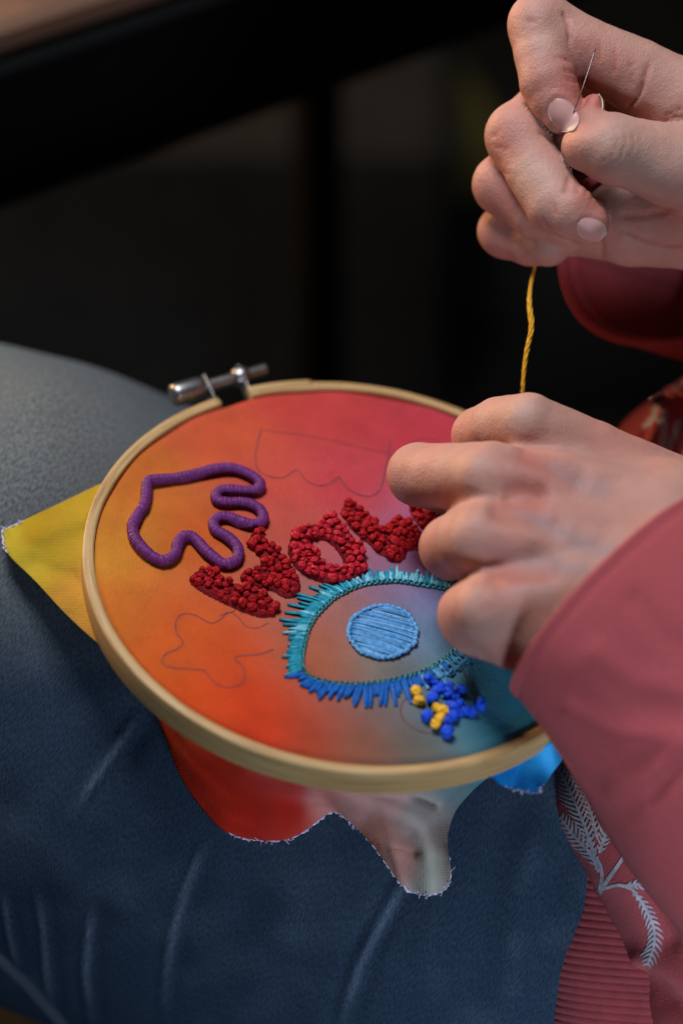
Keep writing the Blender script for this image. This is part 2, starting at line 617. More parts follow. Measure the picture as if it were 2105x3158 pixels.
# subdivide along the axis was done by catmull; now folds
juv = np.stack(np.meshgrid(np.r_[0, np.cumsum(np.linalg.norm(np.diff(axc, axis=0), axis=1))] * 1e3, th * 86, indexing='ij'), -1).reshape(-1, 2)
jpx = pixel_of(jv)
front = jn[:, 2] > -0.2
disp = value_noise(jv, 9, 3) * 0.0022 + value_noise(jv, 22, 4) * 0.0008
wear = np.zeros(len(jv))
C_ = lambda x, y: (x / 1.0453, 2050 + y / 1.0453)
FOLDS = [([C_(470, 130), C_(400, 230), C_(340, 320), C_(280, 410), C_(220, 540)], 13, 2.4, .5),
         ([C_(500, 160), C_(430, 280), C_(380, 380)], 20, -1.6, 0),
         ([C_(690, 520), C_(640, 620), C_(600, 720), C_(560, 850), C_(530, 1000), C_(515, 1240)], 13, 2.6, .5),
         ([C_(110, 700), C_(140, 850), C_(150, 950), C_(165, 1220)], 12, 2.2, .5),
         ([C_(300, 760), C_(285, 880), C_(275, 1000), C_(290, 1240)], 13, 2.4, .6),
         ([C_(5, 720), C_(30, 860), C_(70, 1000)], 11, 1.8, .5),
         ([C_(1330, 600), C_(1290, 720), C_(1230, 830), C_(1160, 960), C_(1120, 1080), C_(1080, 1240)], 15, 2.8, .45),
         ([C_(1310, 700), C_(1240, 850), C_(1190, 960)], 14, -2.0, 0),
         ([C_(1420, 700), C_(1380, 900), C_(1420, 1160)], 40, 1.5, .05),
         ([C_(900, 560), C_(960, 760), C_(900, 950)], 60, 1.6, .05),
         ([C_(420, 520), C_(400, 700), C_(410, 900)], 40, 2.0, .05),
         ([(1690, 2450), (1600, 2750), (1560, 3158)], 40, 3.0, .1),
         ([(60, 1200), (200, 1500), (330, 1700)], 70, 2.0, .0)]
for poly, wpx, amp, wr in FOLDS:
    d, t = seg_dist(jpx, poly)
    ends = np.clip(np.minimum(t, 1 - t) * 3.5, 0, 1) ** 1.5
    g = np.exp(-(d / (wpx * 1.9)) ** 2) * ends * .4
    side = np.exp(-((d - 2.2 * wpx) / (1.5 * wpx)) ** 2)
    disp += np.where(front, (g * amp - side * amp * .35 * np.clip(np.minimum(t, 1 - t) * 5, 0, 1)) * 1e-3, 0)
    wear += np.where(front, np.exp(-(d / (wpx * .9)) ** 2) * ends * wr, 0)
jv = jv + jn * disp[:, None]
wear = np.clip(wear + 0.14 * value_noise(jv, 14, 8) + .10 * value_noise(jv, 45, 9), 0, 1)
knee_light = np.clip((1000 - jpx[:, 0]) / 1000, 0, 1) * np.clip((2150 - jpx[:, 1]) / 800, 0, 1)    # light on the knee put into the colour as grey
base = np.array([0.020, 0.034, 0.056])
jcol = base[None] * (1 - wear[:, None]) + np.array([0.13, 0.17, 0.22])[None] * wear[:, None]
jcol = jcol * (1 - knee_light[:, None]) + np.array([0.145, 0.145, 0.132])[None] * knee_light[:, None]
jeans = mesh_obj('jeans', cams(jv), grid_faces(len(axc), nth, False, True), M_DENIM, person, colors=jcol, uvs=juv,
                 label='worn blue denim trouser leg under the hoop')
J_BVH = BVHTree.FromPolygons([tuple(x) for x in jv], grid_faces(len(axc), nth, False, True))


def ray_depth(bvh, px, py, default):
    d = Vector(((px - PW / 2) / FPX, -(py - PH / 2) / FPX, -1.0))
    h = bvh.ray_cast(Vector((0, 0, 0)), d.normalized())
    return (-h[0].z * 1e3) if h[0] is not None else default


# flat-felled seam at the lower left with its double row of stitches
sm = catmull([C_(-260, 760), C_(-60, 900), C_(60, 1000), C_(140, 1085), C_(230, 1190), C_(330, 1330)], 12)
sp = np.array([cpt(x, y, ray_depth(J_BVH, x, y, 770) - 0.6) for x, y in sm])
v, f = tube(sp, 0.0022, 8)
mesh_obj('seam', cams(v), f, M_DENIM, jeans, colors=np.tile([.06, .075, .1], (len(v), 1)), uvs=np.zeros((len(v), 2)))


# ---- sweatshirt torso: a belly filling the right side, behind the arms
TC = [(900, 2330), (1100, 2190), (1170, 2105), (1240, 1965), (1320, 1885), (1420, 1850), (1700, 1862), (2000, 1830), (2200, 1760), (2330, 1702), (2450, 1703), (2530, 1722),
      (2620, 1762), (2750, 1832), (2880, 1902), (3000, 1962), (3158, 2010), (3400, 2090)]
tcy = np.array([a for a, b in TC], float)
tcx = np.array([b for a, b in TC], float)
ys = np.linspace(900, 3400, 260)
xl = np.interp(ys, tcy, tcx)
ksm = np.hanning(15)
ksm /= ksm.sum()
xl = np.convolve(np.pad(xl, 7, mode='edge'), ksm, 'valid')
nth2 = 180
th2 = np.linspace(0, 2 * np.pi, nth2, endpoint=False)
tv = []
for y, x0 in zip(ys, xl):
    dep = np.interp(y, [900, 1300, 1700, 2300, 2700, 3400], [770, 745, 730, 690, 672, 665])
    c = cpt(x0, y, dep)
    hw, hd = 0.11, 0.05
    cx = c[0] + hw
    ce = np.sign(np.cos(th2)) * np.abs(np.cos(th2)) ** .8
    tv.append(np.stack([cx - hw * ce, np.full(nth2, c[1]), c[2] + hd * np.sin(th2)], 1))
tv = np.array(tv)
tn = np.cross(np.gradient(tv, axis=1), np.gradient(tv, axis=0)).reshape(-1, 3)
tn /= np.linalg.norm(tn, axis=1)[:, None] + 1e-12
tvf = tv.reshape(-1, 3)
cen = tv.mean(1, keepdims=True).repeat(nth2, 1).reshape(-1, 3)
flip = np.sum(tn * (tvf - cen), 1) < 0
tn[flip] *= -1
tpx = pixel_of(tvf)
dsp = value_noise(tvf, 10, 21) * .0028 + value_noise(tvf, 26, 22) * .0008
TF = [([(1990, 3000), (2060, 3080), (2200, 3158)], 34, -2.5), ([(1990, 2960), (2080, 3000), (2200, 3060)], 40, 2.0), ([(2075, 1230), (2040, 1330), (2000, 1430)], 22, 5.0),
      ([(2120, 1240), (2095, 1330), (2060, 1430)], 18, -4.0), ([(1990, 1340), (1985, 1420)], 14, -3.0), ([(1960, 2480), (1990, 2700), (2060, 2900)], 40, -2.5)]
for poly, wpx, amp in TF:
    d, t = seg_dist(tpx, poly)
    dsp += np.where(tn[:, 2] > -.3, np.exp(-(d / wpx) ** 2) * amp * 1e-3, 0)
tvf = tvf + tn * dsp[:, None]
tuv = np.stack(np.meshgrid(ys / 11.5, th2 * 85, indexing='ij'), -1).reshape(-1, 2)
tfaces = grid_faces(len(ys), nth2, False, True)
shirt = mesh_obj('sweatshirt', cams(tvf), tfaces, M_SWEAT, person, uvs=tuv, label='dusty rose sweatshirt with white leaf print')
T_BVH = BVHTree.FromPolygons([tuple(x) for x in tvf], tfaces)

# ribbed hem: separate ridges round the waist, below the bloused body
hy = np.linspace(2560, 3330, 34)
HL = [(2560, 1800), (2640, 1778), (2720, 1757), (2800, 1738), (2880, 1708), (2940, 1692), (3000, 1686), (3158, 1692), (3330, 1700)]
hxl = np.interp(hy, [a for a, b in HL], [b for a, b in HL])
mb = MB()
nth3 = 64
nr = 34 * 6
hyf = np.linspace(2560, 3330, nr)
hv = []
for i, y in enumerate(hyf):
    x0 = np.interp(y, hy, hxl)
    c = cpt(x0, y, 672)
    ph = (i % 6) / 6.0
    rid = 0.00045 * (abs(math.sin(ph * math.pi)) ** .35)
    hw, hd = 0.10, 0.034
    a = th2[::2]
    slope = 0.012 * (np.cos(a) - 1)        # ribs drop a little as they turn round the body
    hv.append(np.stack([c[0] + hw - (hw + rid) * np.cos(a), np.full(len(a), c[1]) + 0.0 * slope, c[2] - .012 + (hd + rid) * np.sin(a)], 1))
hv = np.array(hv)
nh = hv.shape[1]
hvf = hv.reshape(-1, 3)
hvf[:, 2] += value_noise(hvf, 14, 31) * .003
huv = np.stack(np.meshgrid(hyf / 11.5, np.arange(nh) * 3.0, indexing='ij'), -1).reshape(-1, 2)
mesh_obj('ribbed_hem', cams(hvf), grid_faces(nr, nh, False, True), M_RIB, shirt, uvs=huv, label='ribbed waistband of the sweatshirt')


# leaf print lying on the body cloth
def on_torso(x, y, lift=0.25):
    return cpt(x, y, ray_depth(T_BVH, x, y, 690) - lift)


S4 = lambda x, y: (1500 + x / 1.871, 1900 + y / 1.871)


def leaf_strokes(axis, widths, n, mb, slant=1.1, thick=6.5):
    n = int(n * 1.25)
    ax_ = catmull(axis, 16)
    s = np.r_[0, np.cumsum(np.linalg.norm(np.diff(ax_, axis=0), axis=1))]
    for i in range(n):
        u = (i + .5) / n
        c = np.array([np.interp(u * s[-1], s, ax_[:, k]) for k in range(2)])
        c2 = np.array([np.interp(min(1, u + .03) * s[-1], s, ax_[:, k]) for k in range(2)])
        d = (c2 - c) / (np.linalg.norm(c2 - c) + 1e-9)
        nn = np.array([-d[1], d[0]])
        w = 1.35 * np.interp(u, np.linspace(0, 1, len(widths)), widths)
        for sgn in (-1, 1):
            ln = w * random.uniform(.75, 1.05)
            q = [c + d * 2, c + d * ln * slant * .55 + nn * sgn * ln * .55, c + d * ln * slant * 1.1 + nn * sgn * ln]
            q = catmull(q, 3)
            ribbon(q, [thick * .4, thick * .55, thick * .6, thick * .55, thick * .45, thick * .3, thick * .12], mb)


def ribbon(q, hw, mb, f3=None):
    f3 = f3 or on_torso
    q = np.asarray(q, float)
    hw = np.interp(np.linspace(0, 1, len(q)), np.linspace(0, 1, len(hw)), hw)
    d = np.gradient(q, axis=0)
    d /= np.linalg.norm(d, axis=1)[:, None] + 1e-9
    nn = np.stack([-d[:, 1], d[:, 0]], 1)
    vs = []
    for k in range(len(q)):
        for e in (-1, 0, 1):
            p = q[k] + nn[k] * hw[k] * e
            vs.append(f3(p[0], p[1]))
    mb.add(vs, grid_faces(len(q), 3))


def leaf_part(axis, widths, n, stem_w=5.0, slant=1.0, thick=6.5):
    mb = MB()
    leaf_strokes([S4(*a) for a in axis], widths, n, mb, slant, thick)
    ribbon(catmull([S4(*a) for a in axis], 10), [stem_w, stem_w * .8, stem_w * .5], mb)
    mesh_obj('printed_leaf', cams(mb.verts()), mb.f, M_PRINT, shirt)


leaf_part([(620, 1380), (570, 1230), (510, 1080), (450, 950), (395, 860)], [10, 24, 34, 30, 16], 15)
leaf_part([(640, 1290), (590, 1100), (530, 960), (450, 840)], [8, 16, 20, 10], 12, 3.5)
leaf_part([(650, 1370), (690, 1250), (725, 1160), (710, 1080)], [8, 28, 32, 10], 9)
leaf_part([(650, 1480), (600, 1380), (540, 1310), (470, 1230), (425, 1160)], [6, 22, 30, 24, 8], 10)
leaf_part([(840, 1580), (910, 1680), (960, 1790), (965, 1900), (925, 2020)], [6, 16, 22, 26, 10], 12)
leaf_part([(800, 1560), (880, 1550), (950, 1560), (1010, 1600)], [6, 18, 22, 8], 7)
mb = MB()
for axp_, w in (([(640, 1620), (660, 1540), (660, 1460), (630, 1390)], [6, 6, 5, 4]), ([(640, 1620), (700, 1520), (770, 1420), (840, 1300), (880, 1210)], [6, 6, 5, 5]),
                ([(665, 1580), (760, 1555), (840, 1575)], [4, 5, 6]), ([(668, 1560), (740, 1460), (830, 1340)], [2, 2, 2])):
    ribbon(catmull([S4(*a) for a in axp_], 12), w, mb)
mesh_obj('printed_stem', cams(mb.verts()), mb.f, M_PRINT, shirt)
# the print high on the belly, beside the wrist
S5 = lambda x, y: (1500 + x / 2.592, 700 + y / 2.592)
for axp_, w in (([(1250, 1600), (1330, 1540), (1400, 1500), (1380, 1430), (1310, 1480)], [6, 16, 22, 14, 4]), ([(1390, 1500), (1420, 1600), (1410, 1700), (1390, 1810)], [12, 12, 14, 10]),
                ([(1290, 1380), (1380, 1350), (1440, 1330)], [4, 12, 4]), ([(1480, 1290), (1530, 1270), (1590, 1240)], [4, 10, 4])):
    mb = MB()
    ribbon(catmull([S5(*a) for a in axp_], 10), w, mb)
    mesh_obj('printed_leaf', cams(mb.verts()), mb.f, M_PRINT, shirt)
mb = MB()
for i in range(16):
    x, y = 1500 - i * 5.5, 1560 + i * 17
    ribbon(catmull([S5(x + 90 - i * 2, y - 40), S5(x + 40, y - 20), S5(x, y + 14)], 4), [1.5, 4, 3], mb)
mesh_obj('printed_leaf', cams(mb.verts()), mb.f, M_PRINT, shirt)


# ---- sleeves
def sleeve(name, rings, n=120, seed=5, amp=.002, folds=(), wall=.0013, label=None, sq=1.0, rim=.0004):
    """rings: (centre cam, half-axis a vec, half-axis b vec); the first one is the open cuff"""
    R = np.array([np.r_[c, a, b] for c, a, b in rings])
    R = catmull(R, 22)
    a = np.linspace(0, 2 * np.pi, n, endpoint=False)
    ca, sa = (np.sign(g) * np.abs(g) ** sq for g in (np.cos(a), np.sin(a)))
    vv = R[:, None, 0:3] + ca[None, :, None] * R[:, None, 3:6] + sa[None, :, None] * R[:, None, 6:9]
    nn = np.cos(a)[None, :, None] * R[:, None, 3:6] + np.sin(a)[None, :, None] * R[:, None, 6:9]
    nn = nn / np.linalg.norm(nn, axis=2, keepdims=True)
    m = len(R)
    vf, nf = vv.reshape(-1, 3), nn.reshape(-1, 3)
    ds = value_noise(vf, 11, seed) * amp + value_noise(vf, 30, seed + 1) * amp * .3
    ring_i = np.repeat(np.arange(m), n)
    ds *= np.clip(ring_i / 10, .25, 1)
    px = pixel_of(vf)
    for poly, wpx, am in folds:
        d, t = seg_dist(px, poly)
        ds += np.where(nf[:, 2] > -.2, np.exp(-(d / wpx) ** 2) * am * 1e-3, 0)
    ds += np.exp(-((ring_i - 1.2) / 1.4) ** 2) * rim - np.exp(-((ring_i - 6) / 1.0) ** 2) * .0003   # rolled edge and the hem's stitch line
    outer = vf + nf * ds[:, None]
    inner = vf + nf * (ds - wall)[:, None]
    V = np.vstack([outer, inner])
    F = grid_faces(m, n, False, True) + [tuple(reversed(q)) for q in grid_faces(m, n, False, True, off=m * n)]
    for j in range(n):
        F.append((j, (j + 1) % n, m * n + (j + 1) % n, m * n + j))
    s = np.r_[0, np.cumsum(np.linalg.norm(np.diff(R[:, :3], axis=0), axis=1))] * 1e3
    uv = np.stack(np.meshgrid(s, a * 34, indexing='ij'), -1).reshape(-1, 2)
    return mesh_obj(name, cams(V), F, M_SWEAT, shirt, uvs=np.vstack([uv, uv]), label=label)


def vmm(x, y, z):
    return np.array([x, y, z]) * 1e-3


sleeve('sleeve', [
    (cpt(1872, 1838, 618), vmm(-24.5, -24.5, 3), vmm(-6, 7, 23)),
    (cpt(1960, 1925, 621), vmm(-25.5, -26, 3), vmm(-4, 6, 27)),
    (cpt(2110, 2090, 629), vmm(-27, -30, 3), vmm(0, 6, 34)),
    (cpt(2400, 2400, 640), vmm(-29, -38, 3), vmm(4, 4, 45)),
    (cpt(2800, 2750, 660), vmm(-32, -46, 3), vmm(6, 2, 52)),
], seed=41, amp=.0016, folds=[([(2130, 2330), (2060, 2400), (2020, 2450)], 26, -1.6), ([(2160, 2400), (2080, 2460), (2000, 2560)], 60, .8), ([(1800, 2050), (1950, 2250)], 70, 1.0), ([(1760, 2190), (1900, 2260), (2080, 2270)], 34, 1.3), ([(1850, 2010), (1960, 2100), (2120, 2130)], 40, 1.1), ([(1900, 2440), (2010, 2400), (2120, 2300)], 40, 1.4), ([(1960, 1850), (2040, 1960), (2120, 2010)], 30, -.9)],
    label='near sleeve of the sweatshirt with its wide cuff')
sleeve('sleeve', [
    (cpt(1990, 800, 702), vmm(-25.5, 1, 4), vmm(3, -23.5, -15)),
    (cpt(2085, 838, 714), vmm(-25.5, 1, 4), vmm(3, -23.5, -15)),
    (cpt(2300, 930, 738), vmm(-27, 4, 6), vmm(8, -24, -4)),
    (cpt(2700, 1050, 770), vmm(-28, 10, 14), vmm(10, -28, 14)),
], seed=51, amp=.0016, sq=.78, wall=.0030, rim=.0012, label='far sleeve of the sweatshirt, its dark cuff hanging open')


# ------------------------------------------------------------------ hands: smooth-blended bones meshed by surface nets
def smin(a, b, k):
    h = np.clip(0.5 + 0.5 * (b - a) / k, 0, 1)
    return b * (1 - h) + a * h - k * h * (1 - h)


class Hand:
    """everything in mm, camera space"""

    def __init__(self):
        self.groups = []

    def group(self, k, join):
        self.groups.append((k, join, []))

    def chain(self, pts, zs=1.0):
        P = np.array([p[:3] for p in pts]) * 1.0
        rr = [p[3] for p in pts]
        self.groups[-1][2].append([(P[i], P[i + 1], rr[i], rr[i + 1], zs) for i in range(len(pts) - 1)])

    def sdf(self, q):
        out = None
        for k, join, prims in self.groups:
            g = None
            for ch in prims:
                d = None
                for a, b, r0, r1, zs in ch:
                    s = np.array([1, 1, 1 / zs])
                    pa, ba = (q - a) * s, (b - a) * s
                    t = np.clip((pa @ ba) / (ba @ ba + 1e-9), 0, 1)
                    e = np.sqrt(np.sum((pa - t[:, None] * ba) ** 2, 1)) - (r0 + (r1 - r0) * t)
                    d = e if d is None else smin(d, e, .5)
                g = d if g is None else smin(g, d, k)
            out = g if out is None else smin(out, g, join)
        return out

    def bounds(self):
        A = np.vstack([np.vstack([p[0] - p[2] * p[4], p[0] + p[2] * p[4], p[1] - p[3] * p[4], p[1] + p[3] * p[4]]) for g in self.groups for c in g[2] for p in c])
        return A.min(0) - 3, A.max(0) + 3

    def mesh(self, h, xmax=None):
        lo, hi = self.bounds()
        if xmax is not None:
            hi[0] = min(hi[0], xmax)
        n = np.ceil((hi - lo) / h).astype(int) + 1
        ax = [lo[i] + np.arange(n[i]) * h for i in range(3)]
        # coarse pass, then only evaluate near the surface
        st = 4
        cax = [a[::st] for a in ax]
        g = np.stack(np.meshgrid(*cax, indexing='ij'), -1).reshape(-1, 3)
        cf = self.sdf(g).reshape([len(a) for a in cax])
        f = np.repeat(np.repeat(np.repeat(cf, st, 0), st, 1), st, 2)[:n[0], :n[1], :n[2]].copy()
        near = np.abs(f) < h * st * 2.2
        idx = np.argwhere(near)
        pts = lo + idx * h
        f[near] = np.concatenate([self.sdf(c) for c in np.array_split(pts, max(1, len(pts) // 200000))])
        if xmax is not None:
            f[-1] = 1.0
        V, F = surface_nets(f, lo, h)
        for _ in range(2):
            d = self.sdf(V)
            e = 0.25
            gr = np.stack([self.sdf(V + np.eye(3)[k] * e) - d for k in range(3)], 1) / e
            gl = np.linalg.norm(gr, axis=1)[:, None] + 1e-6
            mv = -(d[:, None]) * gr / gl ** 2
            mv *= np.minimum(1, h / (np.linalg.norm(mv, axis=1)[:, None] + 1e-9))
            if xmax is not None:
                mv[V[:, 0] > xmax - 2 * h] = 0
            V = V + mv
        return V, F, gr / gl


def surface_nets(f, lo, h):
    s = f < 0
    nx, ny, nz = f.shape
    off = [(i, j, k) for i in (0, 1) for j in (0, 1) for k in (0, 1)]
    cor = {o: f[o[0]:nx - 1 + o[0], o[1]:ny - 1 + o[1], o[2]:nz - 1 + o[2]] for o in off}
    cnt = sum((cor[o] < 0).astype(np.int8) for o in off)
    act = (cnt > 0) & (cnt < 8)
    ids = np.full(act.shape, -1, int)
    ci = np.argwhere(act)
    ids[act] = np.arange(len(ci))
    val = {o: cor[o][act] for o in off}
    acc = np.zeros((len(ci), 3))
    c = np.zeros(len(ci))
    for a in off:
        for d in range(3):
            if a[d]:
                continue
            b = list(a)
            b[d] = 1
            b = tuple(b)
            va, vb = val[a], val[b]
            x = (va < 0) != (vb < 0)
            t = np.where(x, va / np.where(x, va - vb, 1), 0)
            p = np.array(a, float)[None].repeat(len(ci), 0)
            p[:, d] += t
            acc[x] += p[x]
            c[x] += 1
    V = lo + (ci + acc / c[:, None]) * h
    F = []
    for d in range(3):
        sl0 = [slice(1, -1)] * 3
        sl1 = [slice(1, -1)] * 3
        sl0[d] = slice(0, -1)
        sl1[d] = slice(1, None)
        e = np.argwhere(s[tuple(sl0)] != s[tuple(sl1)])
        o = np.ones(3, int)
        o[d] = 0
        e = e + o
        inside = s[e[:, 0], e[:, 1], e[:, 2]]
        u, w = (d + 1) % 3, (d + 2) % 3
        U, Wv = np.zeros(3, int), np.zeros(3, int)
        U[u] = 1
        Wv[w] = 1
        q = [e - U - Wv, e - Wv, e, e - U]
        q = np.stack([ids[k[:, 0], k[:, 1], k[:, 2]] for k in q], 1)
        ok = (q >= 0).all(1)
        q, inside = q[ok], inside[ok]
        q[~inside] = q[~inside][:, ::-1]
        F.append(q)
    return V, np.vstack(F)


def mm(px, py, d):
    return cpt(px, py, d) * 1e3


def finish_hand(hand, h, xmax, creases, spots, name, label, seed, veins=(), cgain=1.0):
    V, F, N = hand.mesh(h, xmax)
    px = pixel_of(V)
    dz = value_noise(V, .05, seed) * .22 + value_noise(V, .14, seed + 1) * .09
    vis = N[:, 2] > -0.1
    red = np.zeros(len(V))
    for poly, wpx, dep, zr in creases:
        d, t = seg_dist(px, poly)
        ok = vis if zr is None else vis & (-V[:, 2] > zr[0]) & (-V[:, 2] < zr[1])
        fall = np.clip(np.minimum(t, 1 - t) * 6 + .1, 0, 1)
        g = np.where(ok, np.exp(-(d / wpx) ** 2) * fall, 0)
        dz -= g * dep * cgain
        red += g * .35 * (dep > 0)
    V = V + N * dz[:, None]
    base = np.array([0.47, 0.272, 0.208])
    rosy = np.array([0.45, 0.135, 0.10])
    pale = np.array([0.56, 0.37, 0.29])
    for p, r, a in spots:
        red += a * np.exp(-np.sum((V - p) ** 2, 1) / r ** 2)
    red += .24 + .18 * value_noise(V, .04, seed + 5) + .10 * value_noise(V, .12, seed + 6)
    w = np.clip(red, 0, 1)[:, None]
    w2 = np.clip(-red, 0, 1)[:, None]
    col = base * (1 - w - w2) + rosy * w + pale * w2
    for poly, wpx, a in veins:
        d, t = seg_dist(px, poly)
        g = (np.where(vis, np.exp(-(d / wpx) ** 2), 0) * np.clip(np.minimum(t, 1 - t) * 4, 0, 1) * a)[:, None]
        col = col * (1 - g) + np.array([0.33, 0.225, 0.225]) * g
    o = mesh_obj(name, cams(V * 1e-3), F, M_SKIN, person, colors=col, label=label)
    return o, BVHTree.FromPolygons([tuple(x) for x in V * 1e-3], [tuple(int(i) for i in q) for q in F]), V, N


# ---- far (right) hand, pinching the needle
def U(u, v, dz=0.0, r=0.0):
    p = mm(1400 + u / 2.224, v / 2.224, 668 - dz)
    return np.r_[p, r]


UP = lambda u, v: (1400 + u / 2.224, v / 2.224)
H1 = Hand()
H1.group(5.0, 1.0)   # palm
H1.chain([U(1600, 730, -8, 12.5), U(1950, 1000, -14, 18)])
H1.chain([U(930, 560, -30, 9.5), U(1900, 1000, -22, 18)])
H1.chain([U(800, 880, -40, 9.5), U(1900, 1150, -24, 18)])
H1.chain([U(800, 1250, -42, 9), U(1900, 1300, -22, 20)])
H1.chain([U(820, 1570, -30, 8.0), U(1230, 1500, -22, 13.6), U(1600, 1460, -18, 16), U(1950, 1350, -16, 21)])
H1.chain([U(1900, 1200, -14, 24), U(2400, 1500, -42, 26), U(3000, 2000, -100, 30)])
H1.group(3.0, 2.2)   # index
H1.chain([U(1600, 730, -8, 12.0), U(1250, 520, -7, 10.3), U(900, 335, -6, 8.8), U(640, 190, -6, 8.5), U(585, 165, -5, 8.3)])
H1.chain([U(585, 165, -5, 8.2), U(600, 370, -2, 7.7), U(645, 560, 0, 7.9), U(690, 670, 1, 7.2), U(752, 772, 2, 6.2)])
H1.group(3.0, .25)   # pinky
H1.chain([U(800, 1280, -42, 8.2), U(345, 1585, -26, 7.1)])
H1.chain([U(345, 1585, -26, 7.1), U(520, 1655, -21, 6.9), U(640, 1665, -17, 6.5), U(770, 1590, -18, 5.8)])
H1.group(3.0, .25)   # ring
H1.chain([U(800, 900, -40, 9), U(340, 1265, -17, 8.2)])
H1.chain([U(340, 1265, -17, 8.2), U(560, 1440, -12, 7.8), U(760, 1510, -8, 7.2), U(900, 1480, -12, 6.3)])
H1.group(3.0, .25)   # middle
H1.chain([U(930, 560, -30, 9.4), U(640, 740, -19, 8.8), U(440, 930, -8, 8.8)])
H1.chain([U(440, 930, -8, 8.8), U(560, 1170, -3, 8.6), U(690, 1390, 2, 8.3), U(800, 1455, 5, 7.4), U(905, 1530, 5, 6.2)])
H1.group(3.2, .8)   # thumb
H1.chain([U(1950, 1250, -6, 20), U(1500, 1135, 3, 11.6), U(1250, 1060, 6, 9.8), U(1090, 1015, 8, 9.2)])
H1.chain([U(1070, 1020, 8, 9.0), U(900, 1010, 5, 6.2)])
H1.chain([U(895, 1000, 5, 5.4), U(925, 830, 4, 4.1), U(957, 722, 3, 3.1)], zs=1.7)
UC = [
    ([UP(570, 900), UP(640, 930), UP(690, 985)], 5, .5, None),
    ([UP(790, 1200), UP(775, 1290), UP(740, 1330)], 6, .7, None),
    ([UP(850, 1260), UP(840, 1330)], 5, .35, None), ([UP(910, 1290), UP(890, 1350)], 4, .3, None), ([UP(960, 1320), UP(930, 1390)], 4, .3, None),
    ([UP(740, 70), UP(775, 130), UP(790, 210), UP(790, 330)], 6, .7, None),
    ([UP(680, 385), UP(760, 400), UP(800, 430)], 4, .4, None), ([UP(730, 470), UP(800, 490), UP(840, 520)], 4, .35, None), ([UP(760, 540), UP(850, 560)], 4, .3, None),
    ([UP(1100, 860), UP(1120, 960), UP(1080, 1060), UP(980, 1120)], 3, .2, None),
    ([UP(1160, 880), UP(1180, 980), UP(1130, 1090), UP(1030, 1150)], 3, .22, None),
    ([UP(1215, 900), UP(1235, 1000), UP(1190, 1100)], 3, .18, None),
    ([UP(1340, 420), UP(1300, 560), UP(1260, 660), UP(1180, 750)], 6, .8, None),
    ([UP(1200, 420), UP(1220, 500), UP(1210, 600)], 5, .4, None), ([UP(1090, 330), UP(1110, 420), UP(1090, 520)], 5, .35, None), ([UP(980, 270), UP(1000, 360), UP(980, 430)], 5, .35, None),
    ([UP(1440, 800), UP(1500, 760), UP(1568, 740)], 5, .35, None), ([UP(1420, 840), UP(1500, 800), UP(1590, 790)], 4, .35, None),
    ([UP(1000, 1600), UP(1015, 1700), UP(1010, 1800)], 6, .4, None),
    ([UP(1130, 1560), UP(1300, 1650), UP(1450, 1690), UP(1600, 1690)], 7, .6, None),
    ([UP(1100, 1480), UP(1300, 1480), UP(1500, 1440)], 9, .4, None),
    ([UP(270, 1000), UP(380, 1020)], 4, .25, None), ([UP(240, 930), UP(330, 900)], 4, .25, None), ([UP(300, 1180), UP(400, 1190)], 4, .2, None),
    ([UP(640, 600), UP(740, 590), UP(800, 620)], 3, .2, None), ([UP(480, 130), UP(560, 150)], 5, .25, None),
    ([UP(600, 1480), UP(640, 1560)], 4, .2, None), ([UP(680, 1390), UP(700, 1480)], 4, .2, None),
]
def nail_rim(c, length, width, ang, k):
    d = np.array([math.cos(ang), math.sin(ang)])
    w = np.array([-d[1], d[0]])
    return [tuple(np.asarray(c) + d * math.cos(a) * length * .5 * k + w * math.sin(a) * width * .5 * k) for a in np.linspace(R_(50), R_(310), 16)]


NAIL1 = (UP(750, 788), 262 / 2.224, 185 / 2.224, math.atan2(200, 135))
NAIL2 = (UP(935, 1568), 205 / 2.224, 160 / 2.224, math.atan2(70, 205))
for nl in (NAIL1, NAIL2):
    UC.append((nail_rim(*nl, 1.2), 6, -.16, None))
    UC.append((nail_rim(*nl, 1.0), 4, .16, None))
US = [(U(440, 930, 0)[:3], 9, .35), (U(335, 1280, -10)[:3], 9, .35), (U(330, 1600, -18)[:3], 9, .35), (U(660, 560, 7)[:3], 8, .3), (U(980, 700, 5)[:3], 5, .9), (U(930, 950, 8)[:3], 6, .6),
      (U(960, 1400, 8)[:3], 7, .6), (U(860, 600, 2)[:3], 6, .5), (U(1000, 500, 2)[:3], 12, .35), (U(1450, 1650, 0)[:3], 20, .2), (U(1250, 1150, 14)[:3], 12, -.3), (U(500, 1180, 6)[:3], 10, -.2)]
hand_far, BV1, V1, N1 = finish_hand(H1, 0.85, 118, UC, US, 'hand', 'far hand pinching the needle between thumb and index finger', 61, cgain=1.35)


